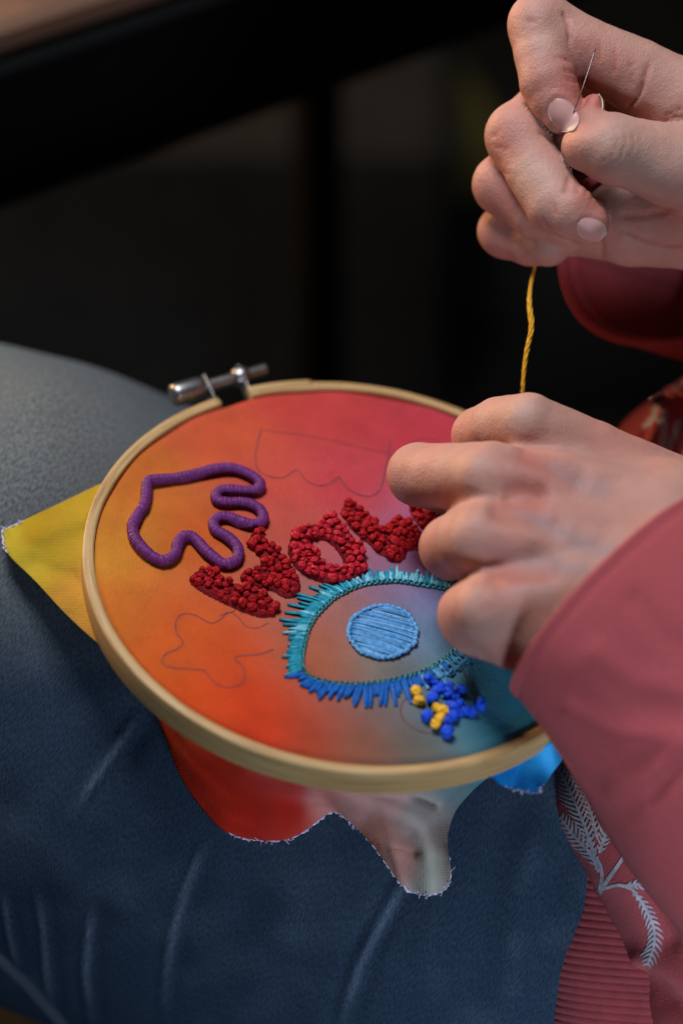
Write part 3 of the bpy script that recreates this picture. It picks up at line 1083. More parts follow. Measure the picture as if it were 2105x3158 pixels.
# fingernails, laid on the finger surface
def nail(bvh, hand, c, length, width, ang, F_px, lift=.12, tip=.16, curve=.5, free=0.0):
    """c: centre in photo px; ang: direction of the finger tip in the picture"""
    d = np.array([math.cos(ang), math.sin(ang)])
    s = np.array([-d[1], d[0]])
    nu, nw = 15, 11
    P = []
    rc = Vector(((c[0] - PW / 2) / FPX, -(c[1] - PH / 2) / FPX, -1.0)).normalized()
    dref = bvh.ray_cast(Vector((0, 0, 0)), rc)[0].z
    for i in range(nu):
        u = i / (nu - 1) * 2 - 1
        endr = (1 - abs(u) ** 5) ** .4 if u > 0 else (1 - abs(u) ** 3.5) ** .5
        for j in range(nw):
            w = (j / (nw - 1) * 2 - 1) * (max(endr, .12))
            q = np.asarray(c) + d * u * length / 2 + s * w * width / 2
            r = Vector(((q[0] - PW / 2) / FPX, -(q[1] - PH / 2) / FPX, -1.0)).normalized()
            h = bvh.ray_cast(Vector((0, 0, 0)), r)
            if h[0] is None or h[0].z < dref - .0045:
                P.append(None)
            else:
                lf = (-.22 + .5 * (1 - w * w) * (1 - max(0.0, -u) ** 4)) * 1e-3
                P.append(np.array(h[0] + h[1] * lf))
    g = [p for p in P if p is not None]
    # fill misses (free edge past the finger) by extending the neighbouring row
    for i in range(nu):
        for j in range(nw):
            if P[i * nw + j] is None:
                a = P[(i - 1) * nw + j] if i > 0 and P[(i - 1) * nw + j] is not None else np.mean(g, 0)
                b = P[(i - 2) * nw + j] if i > 1 and P[(i - 2) * nw + j] is not None else a
                P[i * nw + j] = a + (a - b)
    P = np.array(P).reshape(nu, nw, 3)
    # smooth so the nail is a clean plate
    for _ in range(4):
        Q = P.copy()
        Q[1:-1] = (P[:-2] + P[2:] + 2 * P[1:-1]) / 4
        P = Q
        Q = P.copy()
        Q[:, 1:-1] = (P[:, :-2] + P[:, 2:] + 2 * P[:, 1:-1]) / 4
        P = Q
    nrm = np.cross(np.gradient(P, axis=0).reshape(-1, 3), np.gradient(P, axis=1).reshape(-1, 3))
    nrm /= np.linalg.norm(nrm, axis=1)[:, None] + 1e-12
    if nrm[:, 2].mean() < 0:
        nrm = -nrm
    top = P.reshape(-1, 3) + nrm * .00025
    bot = P.reshape(-1, 3) - nrm * .0007
    k = int(nu * (1 - tip))
    full = np.vstack([top, bot])
    F = grid_faces(nu, nw) + [tuple(reversed(q)) for q in grid_faces(nu, nw, off=nu * nw)]
    per = [(i, 0) for i in range(nu)] + [(nu - 1, j) for j in range(1, nw)] + [(i, nw - 1) for i in range(nu - 2, -1, -1)] + [(0, j) for j in range(nw - 2, 0, -1)]
    pi = [i * nw + j for i, j in per]
    for a, b in zip(pi, pi[1:] + pi[:1]):
        F.append((a, b, b + nu * nw, a + nu * nw))
    o = mesh_obj('fingernail', cams(full), F, M_NAIL, hand)
    o.data.materials.append(M_NAILTIP)
    for pidx, q in enumerate(F):
        if min(x % (nu * nw) for x in q) // nw >= k:
            o.data.polygons[pidx].material_index = 1
    return o


nail(BV1, hand_far, *NAIL1, FPX)
nail(BV1, hand_far, *NAIL2, FPX)
# thumbnail seen from its edge: a thin curved plate on the thumb's far side
tn_ = catmull([U(1008, 660, 3)[:3], U(1030, 700, 3)[:3], U(1033, 760, 4)[:3], U(1010, 830, 4)[:3], U(985, 890, 5)[:3], U(966, 940, 6)[:3]], 5)
mb = MB()
rows = []
for k, p in enumerate(tn_):
    for w in np.linspace(-1, 1, 9):
        rows.append(p + np.array([-.9 * w * w - .15, -.1 * w * w, 5.0 * w]))
rows = np.array(rows)
v2 = np.vstack([rows, rows + np.array([-.45, .1, 0])])
fn = grid_faces(len(tn_), 9)
mo = len(rows)
per = [k * 9 for k in range(len(tn_))] + [(len(tn_) - 1) * 9 + j for j in range(1, 9)] + [k * 9 + 8 for k in range(len(tn_) - 2, -1, -1)] + [j for j in range(7, 0, -1)]
ff = fn + [tuple(i + mo for i in reversed(q)) for q in fn] + [(a, b, b + mo, a + mo) for a, b in zip(per, per[1:] + per[:1])]
mesh_obj('fingernail', cams(v2 * 1e-3), ff, M_NAILTIP, hand_far)


# ---- near (left) hand, holding the cloth, back turned to the camera
def L(u, v, d, r=0.0):
    return np.r_[mm(1150 + u / 1.642, 1150 + v / 1.642, d), r]


LP = lambda u, v: (1150 + u / 1.642, 1150 + v / 1.642)
H2 = Hand()
H2.group(5.0, 1.0)
H2.chain([L(545, 320, 671, 8.0), L(640, 275, 660, 8.3), L(790, 270, 650, 8.8), L(1100, 445, 653, 11), L(1500, 690, 655, 15)])
H2.chain([L(230, 515, 660, 8.6), L(420, 525, 647, 8.9), L(600, 530, 637, 9.6), L(1480, 780, 642, 16)])
H2.chain([L(1480, 880, 642, 22), L(2300, 1300, 642, 26), L(3000, 1750, 650, 32)])
H2.chain([L(395, 885, 642, 8.5), L(480, 850, 632, 9.0), L(570, 830, 626, 9.6), L(1450, 920, 634, 16)])
H2.chain([L(480, 1215, 630, 7.7), L(590, 1190, 616, 9.0), L(1400, 1070, 627, 17)])
H2.chain([L(520, 1285, 627, 7.4), L(720, 1322, 619.5, 9.2), L(860, 1335, 619, 11), L(1000, 1330, 620, 13), L(1400, 1150, 626, 19)])
H2.chain([L(1400, 700, 672, 14), L(950, 540, 690, 10), L(650, 520, 698, 8)])     # thumb, under the hand
H2.group(4.0, 4.0)       # knuckle heads and tendons
H2.chain([L(620, 270, 664, 4.0), L(775, 238, 646.5, 5.0), L(870, 300, 646.5, 3.6), L(1200, 530, 646, 3.0)])
H2.chain([L(330, 520, 652, 4.0), L(540, 520, 632.6, 5.3), L(680, 550, 631, 4.0), L(1200, 705, 632, 3.4)])
H2.chain([L(390, 880, 640, 4.0), L(505, 838, 622.6, 5.3), L(660, 845, 621, 4.0), L(1150, 890, 622, 3.4)])
H2.chain([L(450, 1215, 627, 4.0), L(530, 1195, 612.2, 5.1), L(680, 1172, 612, 3.6), L(1050, 1085, 616, 3.0)])
H2.group(1.0, 1.2)       # folded second joints, turned down to the cloth
H2.chain([L(545, 320, 671, 7.9), L(520, 480, 690, 7.2)])
H2.chain([L(230, 515, 660, 8.4), L(420, 600, 680, 7.5), L(560, 620, 692, 6.5)])
H2.chain([L(395, 885, 642, 8.2), L(500, 930, 660, 7.2), L(640, 930, 668, 6.5)])
H2.chain([L(480, 1215, 630, 7.4), L(560, 1290, 643, 6.6), L(680, 1280, 650, 6.0)])
LC = [
    ([LP(640, 600), LP(760, 590), LP(900, 640)], 40, 1.35, None),
    ([LP(560, 690), LP(760, 720), LP(1000, 790)], 40, 1.5, None),
    ([LP(560, 1010), LP(760, 1000), LP(960, 990)], 40, 1.5, None),
    ([LP(700, 370), LP(900, 470), LP(1100, 580)], 40, 1.2000000000000002, None),
    ([LP(860, 690), LP(1000, 800), LP(1150, 870)], 26, -.4, None),
]
LS = [(L(770, 220, 640)[:3], 9, -.2), (L(530, 520, 628)[:3], 9, -.12), (L(490, 840, 618)[:3], 9, -.12), (L(500, 1210, 608)[:3], 9, -.12), (L(740, 540, 628)[:3], 10, .25), (L(600, 900, 618)[:3], 9, .3),
      (L(640, 1200, 608)[:3], 10, .25), (L(1100, 800, 625)[:3], 16, .15), (L(150, 500, 655)[:3], 10, .1), (L(470, 330, 664)[:3], 9, .2), (L(290, 880, 640)[:3], 8, .25), (L(390, 1200, 628)[:3], 8, .25),
      (L(1200, 350, 650)[:3], 16, .3)]
hand_near, BV2, V2, N2 = finish_hand(H2, 0.95, 150, LC, LS, 'hand', 'near hand resting knuckles up on the hoop', 71,
                                      veins=[([LP(640, 640), LP(860, 750), LP(1020, 850), LP(1180, 900), LP(1400, 930)], 26, .6), ([LP(620, 960), LP(850, 930), LP(1000, 990), LP(1160, 1000)], 24, .5),
                                             ([LP(860, 420), LP(1050, 560), LP(1250, 640)], 26, .5), ([LP(620, 1090), LP(800, 1120), LP(960, 1110)], 30, .35)])

# ------------------------------------------------------------------ embroidery hoop
hoop_base = hoop_w(0, 0, -8.5)
hoop = thing('embroidery_hoop', hoop_base, 'round pale bamboo embroidery hoop with metal clamp screw resting on the jeans', 'embroidery hoop')


def ring_mesh(name, r0, r1, z0, z1, a0, a1, n, rnd=.7, closed=False, parent=None, wob=0.0):
    prof = []
    for (cx, cz, st) in ((r1 - rnd, z1 - rnd, 0), (r0 + rnd, z1 - rnd, 90), (r0 + rnd, z0 + rnd, 180), (r1 - rnd, z0 + rnd, 270)):
        for k in range(4):
            a = R_(st + k * 30)
            prof.append((cx + rnd * math.cos(a), cz + rnd * math.sin(a)))
    m = len(prof)
    plen = np.r_[0, np.cumsum([math.dist(prof[i], prof[(i + 1) % m]) for i in range(m - 1)])]
    V, uv = [], []
    for i in range(n):
        a = a0 + (a1 - a0) * (i / n if closed else i / (n - 1))
        for k, (r, z) in enumerate(prof):
            rr = r + wob * math.sin(2 * a + .6)
            V.append(hoop_w(rr * math.cos(a), rr * math.sin(a), z + .12 * math.sin(3 * a)))
            uv.append((a * 75, plen[k]))
    F = grid_faces(n, m, closed, True)
    if not closed:
        F.append(tuple(range(m)))
        F.append(tuple((n - 1) * m + k for k in reversed(range(m))))
    return mesh_obj(name, np.array(V), F, M_WOOD, parent, uvs=uv)


gl_ = plane2(669, 1224)
gr_ = plane2(764, 1196)
ag_l = math.atan2(gl_[1], gl_[0])
ag_r = math.atan2(gr_[1], gr_[0])
ring_mesh('outer_ring', 72.0, 75.2, -8.3, 0.0, ag_l, ag_r + 2 * math.pi, 200, parent=hoop, wob=0.0)
ring_mesh('inner_ring', 68.0, 71.3, -8.6, -2.0, 0, 2 * math.pi, 160, closed=True, parent=hoop)
# the small splinter-like overlap where the ring's wood is spliced
sp_ = plane2(955, 1168)
asp = math.atan2(sp_[1], sp_[0])
ring_mesh('splice', 73.2, 75.7, -6.5, .25, asp, ag_r, 24, rnd=.5, parent=hoop)

HC = lambda x, y: (450 + x / 2.851, 1050 + y / 2.851)
ax0 = plane_cam(*HC(225, 490), -3.2)
ax1 = plane_cam(*HC(1050, 255), -3.2)
dirS = (ax1 - ax0) / np.linalg.norm(ax1 - ax0)
lenS = np.linalg.norm(ax1 - ax0)


def lathe(prof, a0, d, n=24, knurl=0):
    """prof: (distance along, radius) in m, around axis d from a0 (camera space)"""
    u = np.cross(d, HOOP_N)
    u /= np.linalg.norm(u)
    w = np.cross(d, u)
    V = []
    for s, r in prof:
        for k in range(n):
            a = k / n * 2 * math.pi
            rr = r * (1 + (.035 if (k % 2 and knurl and r > .002) else 0))
            V.append(a0 + d * s + (u * math.cos(a) + w * math.sin(a)) * rr)
    return np.array(V), grid_faces(len(prof), n, False, True)


screw = bpy.data.objects.new('clamp_screw', None)
COL.objects.link(screw)
screw.parent = hoop
screw['_o'] = hoop['_o']
v, f = lathe([(0, 0), (0, .0022), (.0006, .0031), (.002, .0034), (.009, .0034), (.0105, .003), (.0115, .0017), (.0115, 0)], ax0, dirS, 36, knurl=1)
mesh_obj('knob', cams(v), f, M_METAL, screw)
prf = []
s = .011
while s < lenS:
    prf += [(s, .0017), (s + .00035, .00185)]
    s += .0007
v, f = lathe([(.011, 0)] + prf + [(lenS, .0015), (lenS + .0003, 0)], ax0, dirS, 20)
mesh_obj('bolt', cams(v), f, M_METAL, screw)
nutp = .735 * lenS
v, f = lathe([(nutp - .0030, 0), (nutp - .0028, .0016), (nutp - .0019, .0026), (nutp, .0031), (nutp + .0019, .0026), (nutp + .0028, .0016), (nutp + .003, 0)], ax0, dirS, 24)
mesh_obj('barrel_nut', cams(v), f, M_METAL, screw)
outw = HOOP_N * 1.0


def bracket(along, ang):
    """bent metal strip from the ring's end out to the bolt"""
    e = (E1 * math.cos(ang) + E2 * math.sin(ang))
    p_ring = HOOP_C + e * .0735 - HOOP_N * .0045
    p_bolt = ax0 + dirS * along
    pts = catmull([p_ring, p_ring * .4 + p_bolt * .6 + e * .0005, p_bolt + e * .003], 8)
    v, f = tube(pts, .0028, 10, up=dirS, flat=.18)
    mesh_obj('bracket', cams(v), f, M_METAL, screw)


bracket(.0122, ag_l + .012)
bracket(.735 * lenS, ag_r - .012)

# ------------------------------------------------------------------ dyed cloth
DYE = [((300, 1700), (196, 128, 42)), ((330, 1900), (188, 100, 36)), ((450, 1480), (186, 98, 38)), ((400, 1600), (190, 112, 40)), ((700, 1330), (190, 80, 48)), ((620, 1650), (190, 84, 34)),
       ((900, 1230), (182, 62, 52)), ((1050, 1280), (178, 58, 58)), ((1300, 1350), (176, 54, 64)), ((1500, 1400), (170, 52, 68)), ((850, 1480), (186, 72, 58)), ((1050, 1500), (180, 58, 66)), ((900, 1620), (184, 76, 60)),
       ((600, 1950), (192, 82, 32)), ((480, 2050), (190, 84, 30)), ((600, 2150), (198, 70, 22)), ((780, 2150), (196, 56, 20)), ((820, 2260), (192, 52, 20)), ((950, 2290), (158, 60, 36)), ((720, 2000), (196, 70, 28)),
       ((1100, 2300), (124, 78, 58)), ((1300, 2300), (98, 92, 80)), ((1450, 2220), (66, 102, 104)), ((1600, 2180), (56, 164, 200)), ((1650, 2100), (44, 156, 204)), ((1550, 2050), (52, 146, 178)), ((1450, 2080), (78, 124, 130)), ((1520, 2230), (60, 136, 156)),  # dye colours, the lower-right blues brightened to offset the sleeve's shadow
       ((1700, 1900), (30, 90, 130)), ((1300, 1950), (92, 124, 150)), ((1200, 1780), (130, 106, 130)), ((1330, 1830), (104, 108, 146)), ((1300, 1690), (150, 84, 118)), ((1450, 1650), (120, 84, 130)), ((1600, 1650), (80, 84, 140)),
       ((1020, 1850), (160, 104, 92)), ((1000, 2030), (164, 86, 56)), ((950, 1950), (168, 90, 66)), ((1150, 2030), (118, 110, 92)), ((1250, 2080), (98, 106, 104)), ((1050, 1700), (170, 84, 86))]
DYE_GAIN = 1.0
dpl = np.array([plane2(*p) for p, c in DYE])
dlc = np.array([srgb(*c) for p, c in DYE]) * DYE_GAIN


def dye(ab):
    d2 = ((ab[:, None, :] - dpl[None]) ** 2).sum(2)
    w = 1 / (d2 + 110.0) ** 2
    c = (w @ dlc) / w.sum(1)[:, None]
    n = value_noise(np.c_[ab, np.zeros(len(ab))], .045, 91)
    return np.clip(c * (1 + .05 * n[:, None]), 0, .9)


cloth = thing('embroidered_cloth', hoop_base, 'rainbow dyed cotton cloth stretched in the hoop, embroidered with red letters and a blue eye', 'cloth')
nrg, nag = 110, 360
rr = np.linspace(0.0, 71.9, nrg)
aa = np.linspace(0, 2 * np.pi, nag, endpoint=False)
ab = np.stack([np.outer(rr, np.cos(aa)).ravel(), np.outer(rr, np.sin(aa)).ravel()], 1)
RR = np.repeat(rr, nag)
AA = np.tile(aa, nrg)
hz = -0.95 + .25 * np.exp(-((RR - 69) / 2.0) ** 2) - .9 * np.clip((RR - 71.0) / .9, 0, 1)
hz += np.clip((RR - 45) / 25, 0, 1) * .32 * np.sin(AA * 17 + .9 * np.sin(AA * 3)) * (.5 + .5 * np.sin(AA - .6))
hz += value_noise(np.c_[ab, 0 * RR], .03, 17) * .25
V = np.array([hoop_w(a, b, z) for (a, b), z in zip(ab, hz)])
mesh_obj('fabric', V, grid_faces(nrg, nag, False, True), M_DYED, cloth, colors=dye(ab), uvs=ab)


def cloth_z(a, b):
    return -0.95


def strip_cloth(top, bot, depth_top, depth_bot, colfun, nu, nw, ridges=(), noise=.0018, seed=0, sag=0.0):
    """loose cloth between two picture curves, with depths in mm along them"""
    T = resample(catmull(top, 14), 1.0)
    B = resample(catmull(bot, 14), 1.0)
    rs = lambda p, n: np.stack([np.interp(np.linspace(0, 1, n), np.linspace(0, 1, len(p)), p[:, k]) for k in range(2)], 1)
    T, B = rs(T, nu), rs(B, nu)
    w = np.linspace(0, 1, nw)
    dt = np.array([depth_top(T[i], i / (nu - 1)) for i in range(nu)])
    db = np.array([depth_bot(B[i], i / (nu - 1)) for i in range(nu)])
    px = (T[:, None] * (1 - w)[None, :, None] + B[:, None] * w[None, :, None]).reshape(-1, 2)
    d = (dt[:, None] * (1 - w) + db[:, None] * w - sag * np.sin(w * math.pi)).ravel()
    for poly, wp, am in ridges:
        dd, _ = seg_dist(px, poly)
        d -= am * np.exp(-(dd / wp) ** 2) * np.tile(np.minimum(1, w * 6), nu)
    V = np.stack([(px[:, 0] - PW / 2) / FPX * d, -(px[:, 1] - PH / 2) / FPX * d, -d], 1) * 1e-3
    uv = px / 11.3
    V[:, 2] += value_noise(V, 40, seed) * noise * np.tile(np.clip(np.linspace(0, 1, nw) * 4, 0, 1), nu)
    o = mesh_obj('loose_cloth', cams(V), grid_faces(nu, nw), M_DYED, cloth, colors=colfun(px), uvs=uv)
    sol = o.modifiers.new('thickness', 'SOLIDIFY')
    sol.thickness = .0005
    return o, V.reshape(nu, nw, 3), T, B


def ctl_color(ctl, gain=1.25):
    P = np.array([p for p, c in ctl], float)
    Cc = np.array([srgb(*c) for p, c in ctl]) * gain

    def fn(px):
        d2 = ((px[:, None, :] - P[None]) ** 2).sum(2)
        w = 1 / (d2 + 900.0) ** 2
        return np.clip((w @ Cc) / w.sum(1)[:, None], 0, .9)
    return fn


def plane_depth(h):
    return lambda q, s: -plane_cam(q[0], q[1], h)[2] * 1e3


def near_jeans(off):
    return lambda q, s: ray_depth(J_BVH, q[0], q[1], 690) - off


skirt_top = [(470, 2150), (560, 2235), (700, 2310), (850, 2370), (1000, 2405), (1150, 2415), (1300, 2405), (1430, 2375), (1520, 2345)]
skirt_bot = [(478, 2185), (515, 2280), (560, 2390), (615, 2475), (680, 2548), (750, 2585), (850, 2592), (910, 2578), (960, 2545), (1005, 2508), (1032, 2500), (1062, 2515), (1120, 2570), (1170, 2630),
             (1215, 2695), (1255, 2742), (1320, 2758), (1368, 2742), (1388, 2700), (1378, 2640), (1376, 2570), (1400, 2500), (1450, 2440), (1500, 2395)]
scol = ctl_color([((480, 2190), (215, 70, 25)), ((540, 2280), (200, 60, 24)), ((560, 2380), (184, 44, 22)), ((620, 2400), (172, 36, 20)), ((750, 2500), (172, 34, 20)), ((880, 2500), (170, 34, 22)), ((900, 2400), (165, 50, 46)),
                  ((1000, 2440), (190, 120, 110)), ((1100, 2500), (180, 130, 120)), ((1150, 2560), (160, 105, 90)), ((1200, 2440), (170, 130, 122)), ((1300, 2500), (146, 136, 128)), ((1250, 2650), (160, 110, 100)), ((1330, 2650), (146, 140, 126)),
                  ((1370, 2600), (120, 104, 96)), ((1340, 2740), (146, 142, 130)), ((1400, 2430), (90, 110, 110)), ((1500, 2390), (60, 110, 124))])
RDG = [([(990, 2440), (1090, 2480), (1200, 2505), (1290, 2540), (1325, 2620), (1330, 2760)], 38, 6.0), ([(560, 2260), (600, 2380), (680, 2540)], 60, 3.0), ([(1080, 2560), (1200, 2600), (1280, 2620)], 22, -4.0),
       ([(760, 2400), (840, 2480), (850, 2590)], 60, 3.0), ([(1290, 2450), (1330, 2470)], 22, -5.0), ([(1378, 2600), (1385, 2720)], 12, -4.0)]
sk, skV, skT, skB = strip_cloth(skirt_top, skirt_bot, plane_depth(-8.0), near_jeans(9.0), scol, 230, 40, RDG, seed=3)

yc = ctl_color([((10, 1640), (196, 172, 48)), ((120, 1650), (176, 140, 30)), ((200, 1650), (180, 146, 40)), ((250, 1850), (196, 140, 52)), ((290, 1960), (200, 140, 56)), ((80, 1730), (190, 160, 46))], .8)
yel, yV, yT, yB = strip_cloth([(330, 1500), (290, 1600), (262, 1740), (290, 1880), (345, 1985)], [(310, 1497), (160, 1568), (40, 1624), (8, 1640), (28, 1712), (120, 1805), (220, 1910), (335, 2010)],
                              plane_depth(-6.0), lambda q, s: -plane_cam(q[0], q[1], -9.0)[2] * 1e3 + (300 - q[0]) * .018, yc, 90, 26, [([(250, 1600), (120, 1640)], 40, 2.0), ([(280, 1800), (100, 1740)], 30, -1.5)], noise=.0008, seed=5)
bc_ = ctl_color([((1560, 2380), (12, 92, 150)), ((1620, 2330), (30, 130, 190)), ((1690, 2320), (60, 160, 215)), ((1640, 2430), (10, 80, 130)), ((1740, 2300), (40, 130, 190))])
blu, bV, bT, bB = strip_cloth([(1500, 2385), (1570, 2345), (1640, 2310), (1700, 2275), (1760, 2235)], [(1515, 2390), (1545, 2418), (1590, 2434), (1640, 2446), (1652, 2447), (1662, 2438), (1700, 2385), (1748, 2310), (1790, 2240)],
                              plane_depth(-7.0), lambda q, s: -plane_cam(q[0], q[1], -14.0)[2] * 1e3, bc_, 70, 24, [([(1690, 2290), (1720, 2400)], 22, 3.0), ([(1600, 2340), (1580, 2420)], 30, -2.0)], noise=.0006, seed=7)


# frayed, over-stitched raw edges
def fray(parent, Vg, i0, i1, r, hairs, hl, seed):
    rg = np.random.default_rng(seed)
    e = Vg[i0:i1, -1]
    e = e + np.array([0, 0, .0006])
    p = resample(e, .0006)
    p = p + rg.normal(size=p.shape) * .00018
    mb = MB()
    v, f = tube(p, r * (1 + .5 * rg.uniform(-1, 1, len(p))), 5)
    mb.add(v, f)
    for k in range(hairs):
        i = rg.integers(2, len(p) - 2)
        inw = np.array([rg.normal() * .5, 1.0 + .3 * rg.normal(), .35 + .3 * rg.normal()])
        inw /= np.linalg.norm(inw)
        l = hl * rg.uniform(.35, 1.1)
        if rg.random() < .3:
            inw = -inw * .6
        q = np.array([p[i], p[i] + inw * l * .5 + rg.normal(size=3) * .0003, p[i] + inw * l])
        v, f = tube(q, .00014, 4)
        mb.add(v, f)
    o = mesh_obj('frayed_edge', cams(mb.verts()), mb.f, M_FRAY, parent)
    o['kind'] = 'stuff'


fray(sk, skV, 62, 190, .00042, 120, .0030, 5)
fray(yel, yV, 28, 44, .0003, 14, .0012, 6)
fray(blu, bV, 3, 34, .00007, 18, .0011, 8)

# ------------------------------------------------------------------ embroidery
K7 = lambda x, y: (350 + x / 2.6133, 1400 + y / 2.6133)
K6 = lambda x, y: (800 + x / 2.6133, 1500 + y / 2.6133)
K4 = lambda x, y: (800 + x / 1.6505, 1500 + y / 1.6505)
K3 = lambda x, y: (200 + x / 1.568, 1100 + y / 1.568)
K1 = lambda x, y: (200 + x / 3.136, 1600 + y / 3.136)
K2 = lambda x, y: (400 + x / 3.136, 2050 + y / 3.136)
K5 = lambda x, y: (950 + x / 3.136, 1100 + y / 3.136)
FZ = -0.95       # height of the stretched cloth in the hoop


def flat3(p2, h):
    """hoop-plane points (mm) + heights -> world"""
    p2 = np.asarray(p2, float)
    h = np.broadcast_to(h, (len(p2),))
    return np.array([hoop_w(a, b, z) for (a, b), z in zip(p2, h)])


UPW = RC @ HOOP_N

# purple wrapped cord: the outline of an open hand
cord_px = [(290, 210), (420, 195), (560, 178), (700, 146), (830, 116), (950, 110), (1050, 138), (1140, 188), (1182, 238), (1150, 283), (1050, 293), (950, 284), (870, 288), (826, 325), (845, 374), (920, 386), (1020, 384),
           (1110, 400), (1182, 448), (1205, 508), (1175, 552), (1100, 560), (1000, 530), (930, 505), (850, 505), (805, 553), (830, 610), (900, 652), (960, 700), (1003, 760), (1000, 828), (950, 872), (880, 878), (810, 832),
           (740, 770), (680, 702), (620, 655), (555, 665), (518, 720), (500, 790), (450, 838), (380, 850), (300, 812), (222, 742), (168, 662), (155, 580), (192, 490), (240, 420), (262, 340), (268, 260)]
cp = np.array([plane2(*K7(x, y), 0.9) for x, y in cord_px])
cp = resample(catmull(cp, 10, True), .14, True)
n = len(cp)
ph = np.cumsum(np.repeat(rng.uniform(.45, 1.6, n // 6 + 1), 6)[:n]) * .14 / .95
wrap = np.abs(np.sin(ph * math.pi)) ** .5
rad = 1.62 * (1 + .10 * value_noise(np.c_[cp, 0 * cp[:, 0]], .08, 12) + .05 * value_noise(np.c_[cp, 0 * cp[:, 0]], .3, 13)) * (.88 + .14 * wrap + .01 * rng.normal(size=n))
w3 = flat3(cp, FZ + 1.55)
v, f = tube(w3, rad * 1e-3, 14, closed=True, up=UPW)
mesh_obj('wrapped_cord_hand', v, f, M_PURPLE, cloth, label='purple thread-wrapped cord outlining an open hand')


# one french knot: a coil of floss with the strand tucked over the top
def knot_mesh(seed, mat, name):
    r = np.random.default_rng(seed)
    t = np.linspace(0, 1, 11)
    ang = t * 2 * math.pi * 1.45 + r.uniform(0, 6.28)
    rad_ = .62 + .1 * np.sin(3 * ang)
    p = np.stack([rad_ * np.cos(ang), rad_ * np.sin(ang), -.25 + .75 * t + .1 * r.normal(size=11)], 1)
    p = np.vstack([p, [p[-1] * [.3, .3, 1] + [0, 0, .22]], [[-p[-1][0] * .5, -p[-1][1] * .5, .55]], [[-p[-1][0] * .9, -p[-1][1] * .9, -.1]]])
    v, f = tube(p, .46, 5)
    # a core so that no hole shows through
    c, cf = [], []
    for i, z in enumerate((-.5, -.1, .3, .6)):
        for k in range(6):
            a = k / 6 * 2 * math.pi
            q = (.75, .8, .62, .2)[i]
            c.append((q * math.cos(a), q * math.sin(a), z))
    mb = MB()
    mb.add(v, f)
    mb.add(c, grid_faces(4, 6, False, True))
    me = bpy.data.meshes.new(name)
    me.from_pydata(mb.verts().tolist(), [], mb.f)
    me.polygons.foreach_set('use_smooth', [True] * len(me.polygons))
    me.materials.append(mat)
    return me


HOOP_ROT = Matrix((RC @ E1, RC @ E2, RC @ HOOP_N)).transposed()


def place_knot(me, a, b, z, s, parent, name='knot', tilt=.35):
    o = bpy.data.objects.new(name, me)
    COL.objects.link(o)
    o.parent = parent
    loc = hoop_w(a, b, z) - np.array(parent['_o'])
    rot = HOOP_ROT.to_4x4() @ Matrix.Rotation(random.uniform(0, 6.28), 4, 'Z') @ Matrix.Rotation(random.uniform(-tilt, tilt), 4, 'X') @ Matrix.Rotation(random.uniform(-tilt, tilt), 4, 'Y')
    o.matrix_local = Matrix.Translation(Vector(loc)) @ rot @ Matrix.Diagonal((s * 1e-3, s * 1e-3 * random.uniform(.8, 1.15), s * 1e-3 * random.uniform(.85, 1.2), 1))
    return o


def inside(poly, p):
    x, y = p[:, 0], p[:, 1]
    r = np.zeros(len(p), bool)
    n = len(poly)
    j = n - 1
    for i in range(n):
        xi, yi = poly[i]
        xj, yj = poly[j]
        c = ((yi > y) != (yj > y)) & (x < (xj - xi) * (y - yi) / (yj - yi + 1e-12) + xi)
        r ^= c
        j = i
    return r


def edge_dist(poly, p):
    q = resample(poly, .2, True)
    return np.concatenate([np.sqrt(((c[:, None] - q[None]) ** 2).sum(2).min(1)) for c in np.array_split(p, max(1, len(p) // 1500))])


def knotted_letter(label, outline, K, mat, knots, size, spacing, height, hole=None):
    """padded letter: a low felt-like cushion with french knots standing on it"""
    hs = height * .4
    poly = np.array([plane2(*K(x, y), FZ + hs) for x, y in outline])
    poly = resample(catmull(poly, 6, True), .5, True)
    hl = None
    if hole is not None:
        hl = np.array([plane2(*K(x, y), FZ + hs) for x, y in hole])
        hl = resample(catmull(hl, 6, True), .5, True)
    lo, hi = poly.min(0), poly.max(0)
    st = .45
    gx, gy = np.arange(lo[0] - 1, hi[0] + 1, st), np.arange(lo[1] - 1, hi[1] + 1, st)
    G = np.stack(np.meshgrid(gx, gy, indexing='ij'), -1)
    P = G.reshape(-1, 2)

    def sd(p):
        d = edge_dist(poly, p)
        d = np.where(inside(poly, p), d, -d)
        if hl is not None:
            e = edge_dist(hl, p)
            d = np.minimum(d, np.where(inside(hl, p), -e, e))
        return d
    D = sd(P)
    z = FZ + height * np.clip((D + .25) / 1.0, 0, 1) ** .5 + .12 * rng.normal(size=len(D)) * (D > 0)
    z[D < -.25] = FZ - .5
    pv = P + rng.normal(size=P.shape) * .08
    fa = [q for q in grid_faces(len(gx), len(gy)) if max(D[list(q)]) > -.25]
    used = sorted({i for q in fa for i in q})
    mp_ = {o: i for i, o in enumerate(used)}
    pad = mesh_obj('letter', flat3(pv[used], z[used]), [tuple(mp_[i] for i in q) for q in fa], mat, cloth, label=label)
    # knots, dart throwing
    cand = rng.uniform(lo, hi, (5000, 2))
    cand = cand[sd(cand) > .6]
    pts = []
    for c in cand:
        if not pts or np.min(np.sum((np.array(pts) - c) ** 2, 1)) > spacing ** 2:
            pts.append(c)
    for c in pts:
        place_knot(random.choice(knots), c[0], c[1], FZ + height + rng.uniform(-.2, .9), size * rng.uniform(.7, 1.25), pad)
    return pad


